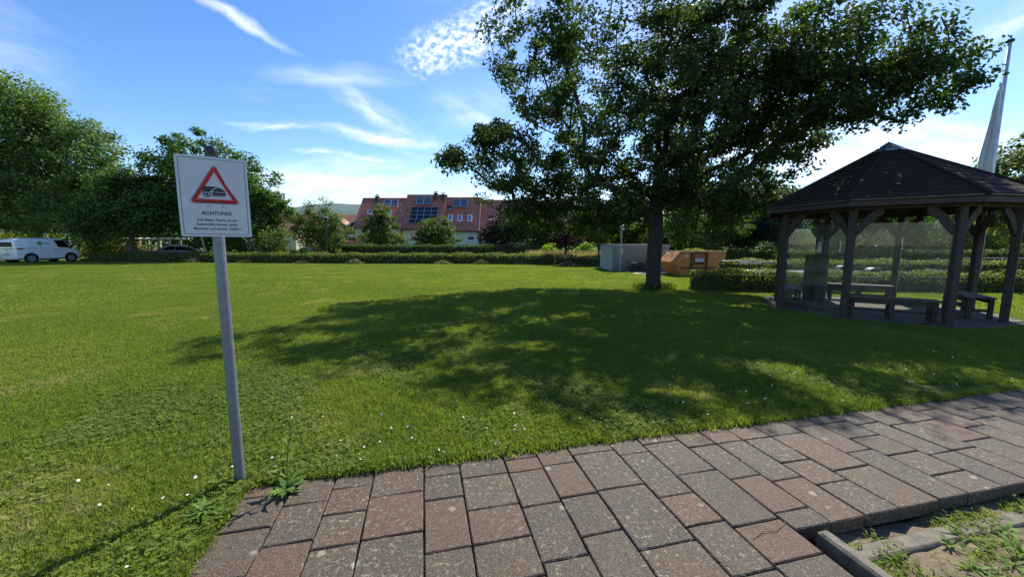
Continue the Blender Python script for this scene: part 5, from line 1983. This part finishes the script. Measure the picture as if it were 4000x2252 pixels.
MB().box((-.05, -yh - .03, 1.11), (.66, .03, .09)).build('rust_patch', M['rust'], sk)
MB().bbox((-.05, -yh - .04, .78), (.5, .02, .42), .004).build('label_plate', M['rust'], sk)
lbp = MB().bbox((-.04, -yh - .055, .82), (.42, .012, .24), .003).build('label_sign', M['sign_white'], sk)
MB().box((-.04, -yh - .063, .905), (.40, .004, .045)).build('red_bar', M['print_red'], lbp)
TMs = Matrix.Translation((-.04, -yh - .0645, .82)) @ Matrix.Rotation(R(90), 4, 'X')
text('lettering', 'SCHMIDT', .36, (0, -.005), M['logo_grey'], .0, lbp, TMs, .02)
for dx in (-.11, -.02, .09):
    MB().box((-.04 + dx, -yh - .0635, .735), (.06, .004, .026)).build('faded_line', M['logo_grey'], lbp)
for (xx, flip) in ((-.74, 1), (.75, -1)):
    mk = MB().bbox((xx, -yh - .028, .98), (.27, .012, .13), .003).build('hazard_marker', M['sign_white'], sk)
    st_ = MB()
    for dx in ((-.05,) if flip > 0 else (-.075, .09)):
        poly = [(xx + dx - .05 - .04 * flip, .917), (xx + dx + .05 - .04 * flip, .917), (xx + dx + .05 + .04 * flip, 1.043), (xx + dx - .05 + .04 * flip, 1.043)]
        poly = [(min(max(x, xx - .134), xx + .134), z) for x, z in poly]
        st_.add(*prism_xz(poly, -yh - .0375, -yh - .0355))
    st_.build('stripe', M['print_red'], mk)
g = np.random.default_rng(81)
n = 2600
P = np.stack((g.uniform(-1.15, 1.25, n), g.uniform(-.7, .7, n), g.uniform(.8, 1.22, n)), 1)
P[:, 2] += .16 * np.exp(-((P[:, 0] - .15) / .4) ** 2) * g.random(n)
P[:, 2] = np.where(P[:, 0] < -.85, np.minimum(P[:, 2], .95 + (P[:, 0] + 1.15)), P[:, 2])
br_ = empty('cut_branches', (9.25, 19.7, 0), R(2), 'heap of cut hedge branches filling the orange skip', 'branches')
leaf_object('leafy_twigs', P, g.normal(0, 1, (n, 3)) + np.array((0, 0, .6)), .15 * g.uniform(.6, 1.4, n), TPL_SPRAY, M['clipping'], br_, g)
tw = MB()
for _ in range(40):
    x, y = g.uniform(-1, 1.1), g.uniform(-.6, .6)
    d = g.normal(0, .3, 2)
    tw.tube([(x, y, .85), (x + d[0], y + d[1], 1.15 + abs(g.normal(0, .07)))], .008, 4)
tw.build('twigs', M['bark_grey'], br_)

# trailer behind the hedge
tl = empty('flat_trailer', (11.1, 15.1, 0), R(-1), 'low dark trailer with tube rails behind the leafy hedge', 'trailer')
MB().bbox((.6, 0, .47), (4.6, 1.35, .07), .01).build('bed', M['trailer_metal'], tl)
MB().tube([(2.9, 0, .42), (3.6, 0, .45), (4.2, 0, .42)], .035, 8).build('drawbar', M['trailer_metal'], tl)
for y in (-.62, .62):
    rl = MB().tube([(-2.35, y, .52), (-2.55, y, .76), (-2.45, y, .88), (-1.2, y, .88), (-1.0, y, .84), (-.85, y, .52)], .03, 8)
    for x in (-2.05, -1.55):
        rl.tube([(x, y, .5), (x, y, .87)], .02, 6)
    rl.tube([(-2.5, y, .78), (-2.05, y, .5)], .02, 6)
    rl.build('tube_rail', M['tube_black'], tl)
    s = 1 if y > 0 else -1
    a_ = np.linspace(R(10), R(170), 13)
    MB().add([(2.55 + .38 * math.cos(a), y + s * .06 - .13, .33 + .38 * math.sin(a)) for a in a_] + [(2.55 + .38 * math.cos(a), y + s * .06 + .13, .33 + .38 * math.sin(a)) for a in a_] + [(2.55 + .35 * math.cos(a), y + s * .06 + (.13 if s > 0 else -.13), .33 + .35 * math.sin(a)) for a in a_] + [(2.55, y + s * .06 + (.13 if s > 0 else -.13), .36)],
             [(i, i + 1, 14 + i, 13 + i) for i in range(12)] + [(26 + i, 27 + i, 39) for i in range(12)]).build('mudguard', M['tube_black'], tl)
    for x in (2.55, 1.7):
        wheel(tl, x, y + s * .06, .3, s, .18, 5)
MB().bbox((-1.7, 0, .53), (1.0, .8, .05), .01).build('tray', M['alu'], tl)

bw = empty('brick_wall', (28.5, 22.2, 0), R(-4), 'dark brick garden wall behind the entrance post of the pavilion', 'wall')
for r_ in range(8):
    for c_ in range(16):
        x = c_ * .26 + (.13 if r_ % 2 else 0) - 2.0
        MB().box((x, 0, .05 + r_ * .085), (.25, .12, .076)).build('brick', M['brick_red'], bw)
MB().box((.05, .0, .35), (4.2, .09, .68)).build('mortar_core', M['asphalt'], bw)
MB().bbox((.05, 0, .75), (4.4, .22, .07), .01).build('coping', M['asphalt'], bw)

fpth = MB()
fpth.add([(11, 21.2, .006), (48, 18.8, .006), (48, 19.9, .006), (11, 22.0, .006)], [(0, 1, 2, 3)])
tag(fpth.build('footpath', M['asphalt']), kind='structure')

# ------------------------------------------------------------------ heaps of clippings


def heap(name, label, x, y, r, h, leaf, seed, group, n=420, tpl=TPL_LONG, ls=.2, cat='heap'):
    g = np.random.default_rng(seed)
    root = empty(name, (x, y, 0), 0, label, cat, group)
    mb = MB()
    mb.lathe([(r * .95, -.02), (r * .8, h * .3), (r * .45, h * .72), (r * .12, h * .9)], 14)
    mb.v = [(v[0] * (1 + g.normal(0, .06)), v[1] * .6, v[2]) for v in mb.v]
    mb.build('mound', M['twigs'], root)
    a = g.uniform(0, 6.28, n); q = np.sqrt(g.random(n))
    P = np.stack((np.cos(a) * q * r, np.sin(a) * q * r * .6, h * (1 - q) * 1.05 + g.normal(0, .03, n) + .03), 1)
    P[:, 2] = np.maximum(P[:, 2], .015)
    leaf_object('clippings', P, g.normal(0, .5, (n, 3)) + np.array((0, 0, 1)), ls * g.uniform(.6, 1.4, n), tpl, leaf, root, g)


HLS = ['largest heap of hedge clippings, below the hedge by the big round-topped tree', 'wide low heap of hedge clippings in front of the leafy shrub', 'flattest heap of hedge clippings, below the dark lamp post',
       'tall heap of hedge clippings in front of the pointed garden tree', 'low heap of hedge clippings in front of the half-shuttered window', 'rounded heap of hedge clippings in front of the purple-leaved tree', 'heap of hedge clippings close to the gap at the end of the long hedge']
for k, (x, y, r, h) in enumerate([(-27.0, 32.2, .9, .42), (-21.9, 31.6, .9, .3), (-16.8, 30.65, .8, .2), (-12.4, 30.2, .85, .36), (-5.35, 29.75, .8, .27), (-2.35, 29.75, .75, .33), (.95, 29.3, .75, .27)]):
    heap('clipping_heap', HLS[k], x, y, r, h, M['clipping'], 90 + k, 'heaps of hedge clippings along the hedge')
heap('brown_heap', 'brown heap of dead leaves and twigs before the shaded hedge', 4.3, 27.7, 1.1, .3, M['dead_leaf'], 99, None, 500, TPL_OVAL, .16)

# ------------------------------------------------------------------ grass of the lawn (uncountable: instanced tufts)


def blades(n, half, hmin, hmax, w, seed, clover=0.0, lean=.45, circle=False):
    g = np.random.default_rng(seed)
    nc = int(n * clover * .35)
    nb = n - int(n * clover * .7)
    if circle:
        a, q = g.uniform(0, 6.28, nb), half * np.sqrt(g.random(nb))
        x, y = q * np.cos(a), q * np.sin(a)
    else:
        x, y = g.uniform(-half, half, nb), g.uniform(-half, half, nb)
    h = g.uniform(hmin, hmax, nb)
    an = g.uniform(0, 6.28, nb)
    s = np.stack((np.cos(an), np.sin(an), np.zeros(nb)), 1) * (w * g.uniform(.6, 1.3, nb))[:, None] * .5
    dr = g.uniform(0, 6.28, nb)
    ln = np.abs(g.normal(0, lean, nb)) * h
    d = np.stack((np.cos(dr) * ln, np.sin(dr) * ln, np.zeros(nb)), 1)
    B = np.stack((x, y, np.full(nb, -.004)), 1)
    up = np.stack((np.zeros(nb), np.zeros(nb), h), 1)
    V = np.zeros((nb, 5, 3))
    V[:, 0] = B - s; V[:, 1] = B + s
    m_ = B + d * .4 + up * .6
    V[:, 2] = m_ + s * .8; V[:, 3] = m_ - s * .8
    V[:, 4] = B + d + up * (1 - .25 * (ln / np.maximum(h, 1e-4)))[:, None]
    loops = (np.arange(nb)[:, None] * 5 + np.array((0, 1, 2, 3, 3, 2, 4))).ravel()
    st_ = (np.arange(nb)[:, None] * 7 + np.array((0, 4))).ravel()
    t = np.repeat(np.clip(g.normal(.5, .25, nb), 0, 1), 2)
    Vs = V.reshape(-1, 3)
    if nc:
        if circle:
            a, q = g.uniform(0, 6.28, nc), half * np.sqrt(g.random(nc))
            x, y = q * np.cos(a), q * np.sin(a)
        else:
            x, y = g.uniform(-half, half, nc), g.uniform(-half, half, nc)
        z = g.uniform(hmin * .7, hmax * .8, nc)
        rot = g.uniform(0, 6.28, nc)
        tilt = g.normal(0, .25, (nc, 2))
        r = g.uniform(.0038, .0072, nc)
        tv = []
        for k in range(3):
            ca = rot + k * 2.094
            cx, cy = x + np.cos(ca) * r, y + np.sin(ca) * r
            for j in range(6):
                b_ = j * 1.047 + ca
                px, py = cx + np.cos(b_) * r * .85, cy + np.sin(b_) * r * .85
                tv.append(np.stack((px, py, z + (px - x) * tilt[:, 0] + (py - y) * tilt[:, 1]), 1))
        C = np.stack(tv, 1).reshape(-1, 3)
        m0, l0 = len(Vs), len(loops)
        nl = len(C)
        Vs = np.concatenate((Vs, C)); loops = np.concatenate((loops, np.arange(nl) + m0))
        st_ = np.concatenate((st_, np.arange(nl // 6) * 6 + l0))
        t = np.concatenate((t, np.repeat(np.clip(g.normal(.32, .14, nc), 0, 1), 3)))
    return fast_mesh('blades', Vs, loops, st_, M['blade'], t)


def source(name, meshes):
    c = bpy.data.collections.new(name)
    for k, me in enumerate(meshes):
        o = bpy.data.objects.new('%s_%02d' % (name, k), me)
        c.objects.link(o)
    return c


def scatter(name, label, P, rot, sc, vid, coll, cat='grass'):
    me = bpy.data.meshes.new(name)
    me.vertices.add(len(P))
    me.vertices.foreach_set('co', np.asarray(P, np.float32).ravel())
    for nm, arr, ty in (('rot', rot, 'FLOAT'), ('sc', sc, 'FLOAT'), ('vid', vid, 'INT')):
        a = me.attributes.new(nm, ty, 'POINT')
        a.data.foreach_set('value', np.asarray(arr, np.float32 if ty == 'FLOAT' else np.int32))
    o = tag(link_mesh(name, me), label, cat, None, 'stuff')
    ng = bpy.data.node_groups.new(name, 'GeometryNodeTree')
    ng.interface.new_socket('Geometry', in_out='INPUT', socket_type='NodeSocketGeometry')
    ng.interface.new_socket('Geometry', in_out='OUTPUT', socket_type='NodeSocketGeometry')
    N, L = ng.nodes, ng.links
    gi, go = N.new('NodeGroupInput'), N.new('NodeGroupOutput')
    iop = N.new('GeometryNodeInstanceOnPoints')
    ci = N.new('GeometryNodeCollectionInfo')
    ci.inputs['Collection'].default_value = coll
    ci.inputs['Separate Children'].default_value = True
    ci.inputs['Reset Children'].default_value = True
    iop.inputs['Pick Instance'].default_value = True

    def attr(nm, ty):
        n = N.new('GeometryNodeInputNamedAttribute'); n.data_type = ty
        n.inputs['Name'].default_value = nm
        return n.outputs['Attribute']
    cx = N.new('ShaderNodeCombineXYZ')
    L.new(attr('rot', 'FLOAT'), cx.inputs['Z'])
    L.new(gi.outputs[0], iop.inputs['Points'])
    L.new(ci.outputs[0], iop.inputs['Instance'])
    L.new(attr('vid', 'INT'), iop.inputs['Instance Index'])
    L.new(cx.outputs[0], iop.inputs['Rotation'])
    L.new(attr('sc', 'FLOAT'), iop.inputs['Scale'])
    L.new(iop.outputs[0], go.inputs[0])
    md = o.modifiers.new('scatter', 'NODES'); md.node_group = ng
    return o


def on_lawn(x, y, m_=0.0):
    u, v = inv_uv(x, y)
    ok = ~((u > U0 - m_) & (v > .02 - m_) & (u < U1 + m_))
    dx, dy = x - GC[0], y - GC[1]
    ap = (FR + m_) * math.cos(math.pi / 8)
    ino = np.ones_like(ok)
    for i in range(8):
        am = GA + math.pi / 8 + i * math.pi / 4
        ino &= (dx * math.cos(am) + dy * math.sin(am)) < ap
    ok &= ~ino
    ok &= ~((x > 6.6 - m_) & (x < 9.8 + m_) & (y > 20.4 - m_) & (y < 22.3 + m_))
    ok &= ~((x > 5.8 - m_) & (x < 9.3 + m_) & (y > 22.3 - m_) & (y < 25.5 + m_))
    return ok


gr = np.random.default_rng(101)
NV = 5
near_c = source('grass_tuft', [blades(40, .062, .014, .052, .0052, 200 + k, (.0, .1, .3, .6, .85)[k], .55, True) for k in range(NV)])


def vnoise(x, y, f, s):
    return np.sin(x * f + s) * np.sin(y * f * 1.13 + s * 2.1) + .5 * np.sin(x * f * 2.3 + y * f * 1.7 + s)


# near zone: single tufts
n = 145000
r0, r1 = .6, 6.0
rad = np.sqrt(gr.uniform(r0 ** 2, r1 ** 2, n)); az = gr.uniform(R(-75), R(70), n)
X, Y = rad * np.sin(az), rad * np.cos(az)
keep = on_lawn(X, Y, .012) & (Y > .3) & (gr.random(n) < np.clip(1.25 - rad / 9, .55, 1))
X, Y = X[keep], Y[keep]
cl = vnoise(X, Y, 1.7, .4) + vnoise(X, Y, 4.1, 2.2) * .5 + np.where(X < -1.2, .5, 0)
vid = np.clip(np.round(1.0 + cl * 1.3 + gr.normal(0, .5, len(X))), 0, NV - 1).astype(int)
scatter('lawn_grass', 'short green lawn grass mixed with clover near the paving', np.stack((X, Y, np.zeros_like(X)), 1), gr.uniform(0, 6.28, len(X)), np.clip(gr.normal(1, .28, len(X)) + .18 * vnoise(X, Y, 11, .7), .45, 1.8), vid, near_c)

# ragged taller fringe along the edge of the paving
n = 4200
U = np.where(gr.random(n) < .72, gr.uniform(0, 9.5, n), U0 + .012 - np.abs(gr.normal(0, .03, n)))
Vv = np.where(U > U0 + .0121, -np.abs(gr.normal(0, .035, n)) + .024, gr.uniform(0, 2.0, n))
XY = np.array([uv(a, b_) for a, b_ in zip(U, Vv)])
fr_c = source('fringe_tuft', [blades(14, .025, .025, .06, .004, 220 + k, 0, .8, True) for k in range(3)])
scatter('fringe_grass', 'longer grass blades along the edge of the paving', np.column_stack((XY, np.zeros(n))), gr.uniform(0, 6.28, n), gr.uniform(.5, 1.15, n) * (1 + .5 * (vnoise(XY[:, 0], XY[:, 1], 3, 1) > .6)), gr.integers(0, 3, n), fr_c)

# middle and far zone: square tiles
mid_c = source('grass_tile', [blades(2600, .26, .02, .05, .0075, 240 + k, (.0, .1, .3)[k % 3], .6) for k in range(4)])
far_c = source('grass_far_tile', [blades(2200, .52, .025, .055, .015, 260 + k, 0, .6) for k in range(4)])
gx, gy = np.meshgrid(np.arange(-22, 22, .5), np.arange(2.5, 15.5, .5))
X, Y = gx.ravel(), gy.ravel()
rad = np.hypot(X, Y)
keep = (rad > 5.6) & (rad < 15) & (np.abs(X) < Y * 1.45 + 1.2) & on_lawn(X, Y, .27)
X, Y = X[keep], Y[keep]
n = len(X)
scatter('lawn_grass', 'short lawn grass across the middle of the lawn', np.stack((X, Y, np.zeros(n)), 1), gr.integers(0, 4, n) * math.pi / 2, gr.uniform(.95, 1.15, n), gr.integers(0, 4, n), mid_c)
# tufts that fill the gaps round the pavilion floor
m2 = 60000
X2, Y2 = gr.uniform(4.5, 15, m2), gr.uniform(5, 13, m2)
k2 = on_lawn(X2, Y2, .01) & ~on_lawn(X2, Y2, .5)
X2, Y2 = X2[k2][:16000], Y2[k2][:16000]
scatter('lawn_grass', 'grass fringe round the pavilion floor', np.stack((X2, Y2, np.zeros(len(X2))), 1), gr.uniform(0, 6.28, len(X2)), gr.uniform(.8, 1.4, len(X2)), gr.integers(0, 3, len(X2)), near_c)
gx, gy = np.meshgrid(np.arange(-52, 40, 1.0), np.arange(8, 36, 1.0))
X, Y = gx.ravel(), gy.ravel()
rad = np.hypot(X, Y)
keep = (rad > 14.6) & (np.abs(X) < Y * 1.42 + 2) & on_lawn(X, Y, .5) & (Y < np.where(X > 2, 30, 35))
X, Y = X[keep], Y[keep]
n = len(X)
scatter('lawn_grass', 'short sunlit lawn grass towards the far hedge', np.stack((X, Y, np.zeros(n)), 1), gr.integers(0, 4, n) * math.pi / 2, np.ones(n), gr.integers(0, 4, n), far_c)

# ------------------------------------------------------------------ daisies
pet = MB()
NP = 11
for k in range(NP):
    a = 2 * math.pi * k / NP
    c, s = math.cos(a), math.sin(a)
    pet.add([(c * .002 - s * .0012, s * .002 + c * .0012, 0), (c * .002 + s * .0012, s * .002 - c * .0012, 0), (c * .0105 + s * .0022, s * .0105 - c * .0022, .0025), (c * .0115, s * .0115, .002), (c * .0105 - s * .0022, s * .0105 + c * .0022, .0025)], [(0, 1, 2, 3, 4)])
pet_me = pet.mesh('petals'); pet_me.materials.append(M['petal'])
yk_me = MB().lathe([(.0036, -.0005), (.0034, .0012), (.0015, .0024)], 8).mesh('disc'); yk_me.materials.append(M['yolk'])
stm_me = MB().tube([(0, 0, -.05), (.003, .002, -.02), (0, 0, 0)], .0008, 4).mesh('stem'); stm_me.materials.append(M['weed'])
dr_ = random.Random(8)
spots = []
for _ in range(95):
    u = dr_.uniform(0, 8.6)
    v = -abs(dr_.gauss(0, .42 + u * .06)) - .04
    spots.append((u, v))
for _ in range(26):
    spots.append((dr_.uniform(-1.4, -.02), dr_.uniform(-.3, 1.2)))
for (u, v) in spots:
    x, y = uv(u, v)
    h = dr_.uniform(.035, .06)
    d0 = empty('daisy', (x, y, h), dr_.uniform(0, 6), 'small white daisy flowering in the lawn beside the paving', 'daisy', 'daisies dotted over the lawn edge')
    s = dr_.uniform(.55, .95)
    d0.scale = (s, s, s)
    d0.rotation_euler = (dr_.gauss(0, .3) + .15, dr_.gauss(0, .3), dr_.uniform(0, 6))
    for nm, me in (('petals', pet_me), ('disc', yk_me), ('stem', stm_me)):
        link_mesh(nm, me, d0)

# ------------------------------------------------------------------ weeds


def rosette(name, label, x, y, z, n, length, width, seed, mat, group=None, toothed=True, rise=.5, stalk=0.0, cat='weed'):
    """leaves spreading from one root, each its own bent, toothed blade"""
    g = random.Random(seed)
    root = empty(name, (x, y, z), g.uniform(0, 6), label, cat, group)
    V, Lp, St, T = [], [], [], []
    for k in range(n):
        a = 2 * math.pi * k / n + g.uniform(-.3, .3)
        L_ = length * g.uniform(.55, 1.15)
        el = rise * g.uniform(.4, 1.5)
        segs = 7
        c, s = math.cos(a), math.sin(a)
        left, right = [], []
        for i in range(segs + 1):
            t = i / segs
            r = L_ * t * math.cos(el * (1 - t * .4))
            zz = L_ * (math.sin(el) * t - .55 * t * t * math.sin(el) * 1.1) + .006
            w = width * math.sin(math.pi * min(1, t * .86 + .12)) * (1.25 if (toothed and i % 2) else .75)
            if i == segs: w = 0.0008
            left.append((c * r - s * w, s * r + c * w, max(.003, zz + w * .25)))
            right.append((c * r + s * w, s * r - c * w, max(.003, zz + w * .25)))
        b0 = len(V)
        for p, q in zip(left, right):
            V += [p, q]
        tt_ = g.random()
        for i in range(segs):
            St.append(len(Lp)); Lp += [b0 + 2 * i, b0 + 2 * i + 1, b0 + 2 * i + 3, b0 + 2 * i + 2]; T.append(tt_)
    me = fast_mesh('leaves', V, Lp, St, mat, T)
    link_mesh('leaves', me, root)
    if stalk:
        pts = [(0, 0, 0), (.01, .0, stalk * .35), (.03, .01, stalk * .7), (.07, .02, stalk)]
        MB().tube(pts, [.004, .0035, .003, .0015], 6).build('stalk', mat, root)
        V, Lp, St, T = [], [], [], []
        for k in range(9):
            t = .12 + .8 * k / 9
            i = min(2, int(t * 3)); f = t * 3 - i
            p = Vector(pts[i]).lerp(Vector(pts[i + 1]), f)
            a = k * 2.4
            L_ = .15 * (1 - t * .75)
            c, s = math.cos(a), math.sin(a)
            w = L_ * .16
            b0 = len(V)
            V += [tuple(p), (p.x + c * L_ * .5 - s * w, p.y + s * L_ * .5 + c * w, p.z + L_ * .45), (p.x + c * L_, p.y + s * L_, p.z + L_ * .35), (p.x + c * L_ * .5 + s * w, p.y + s * L_ * .5 - c * w, p.z + L_ * .4)]
            St.append(len(Lp)); Lp += [b0, b0 + 1, b0 + 2, b0 + 3]; T.append(g.random())
        link_mesh('stalk_leaves', fast_mesh('stalk_leaves', V, Lp, St, mat, T), root)
    return root


wx, wy = uv(.31, .14)
rosette('sow_thistle', 'tall thin weed with a leafy stalk growing in a paving joint', wx, wy, -.01, 20, .14, .019, 1, M['weed'], None, True, .9, .46)
wx, wy = uv(-.08, .30)
rosette('dandelion', 'clump of long weed leaves at the corner of the paving below the sign', wx, wy, 0, 34, .16, .011, 2, M['weed'], None, False, 1.15)
wx, wy = uv(-.06, .52)
rosette('dandelion', 'low weed with rounded leaves beside the outer paving edge', wx, wy, 0, 12, .09, .02, 3, M['weed'], None, True, .6)
wx, wy = uv(-.12, .86)
rosette('dandelion', 'broad weed rosette by the second outer paving stone', wx, wy, 0, 16, .13, .017, 4, M['weed'], None, True, .7)
wx, wy = uv(2.7, -.1)
rosette('milkweed', 'grey-green weed rosette in the grass along the middle of the paving', wx, wy, 0, 16, .1, .012, 5, M['hedge_leaf'], None, True, .9)
wr_ = random.Random(12)
bed = []
for k in range(26):
    u = 3.5 + abs(wr_.gauss(0, 1.15)) + wr_.uniform(0, .5)
    v = PATH_W + wr_.uniform(.1, 1.3)
    if u > 7.5: continue
    x, y = uv(u, v)
    rosette('bed_weed', 'green toothed weed rosette growing in the sunken soil bed', x, y, -.1, wr_.randint(6, 12), wr_.uniform(.07, .16), wr_.uniform(.007, .014), 40 + k, M['weed'], 'weeds in the sunken soil bed', wr_.random() < .7, wr_.uniform(.5, 1.1), cat='weed')
g = np.random.default_rng(77)
n = 5200
U = 3.42 + np.abs(g.normal(0, 1.9, n)); Vv = PATH_W + g.uniform(.02, 2.2, n) 
cl = vnoise(U, Vv, 4.2, 1.3) + vnoise(U, Vv, 9.0, .2) * .6
kp = (cl + g.normal(0, .4, n)) > .25
XY = np.array([uv(a, b_) for a, b_ in zip(U[kp], Vv[kp])])
bed_c = source('bed_tuft', [blades(14, .03, .02, .07, .007, 280 + k, (.2, .8, .5)[k], .9, True) for k in range(3)])
scatter('ground_weeds', 'low straggling weeds covering the sunken soil bed', np.column_stack((XY, np.full(len(XY), -.1))), g.uniform(0, 6.28, len(XY)), g.uniform(.5, 1.2, len(XY)), g.integers(0, 3, len(XY)), bed_c, 'weeds')


def straw(label, pts, r=.0022):
    root = empty('dry_stalk', (pts[0][0], pts[0][1], 0), 0, label, 'stalk')
    P0 = pts[0]
    MB().tube([(p[0] - P0[0], p[1] - P0[1], p[2]) for p in pts], [r] * (len(pts) - 1) + [r * .4], 5).build('stalk', M['weed_dry'], root)
    e = pts[-1]
    MB().tube([(e[0] - P0[0], e[1] - P0[1], e[2]), (e[0] - P0[0] + .02, e[1] - P0[1] + .008, e[2])], [r * 1.6, r * .3], 5).build('seed_head', M['weed_dry'], root)


def up3(u, v, z): return (*uv(u, v), z)


straw('dry straw lying on the brown paving stone beside the kerb corner', [up3(2.93, 1.16, .006), up3(3.02, 1.13, .009), up3(3.1, 1.145, .006), up3(3.22, 1.1, .008)])
straw('long dry straw lying across a grey stone near the viewer', [up3(2.62, 1.2, .006), up3(2.68, 1.3, .012), up3(2.7, 1.42, .008), up3(2.68, 1.55, .006)], .0016)
straw('bleached grass stalk leaning over the paving corner by the pole', [up3(-.02, .2, .02), up3(.06, .1, .06), up3(.12, .02, .09), up3(.17, -.05, .11)])
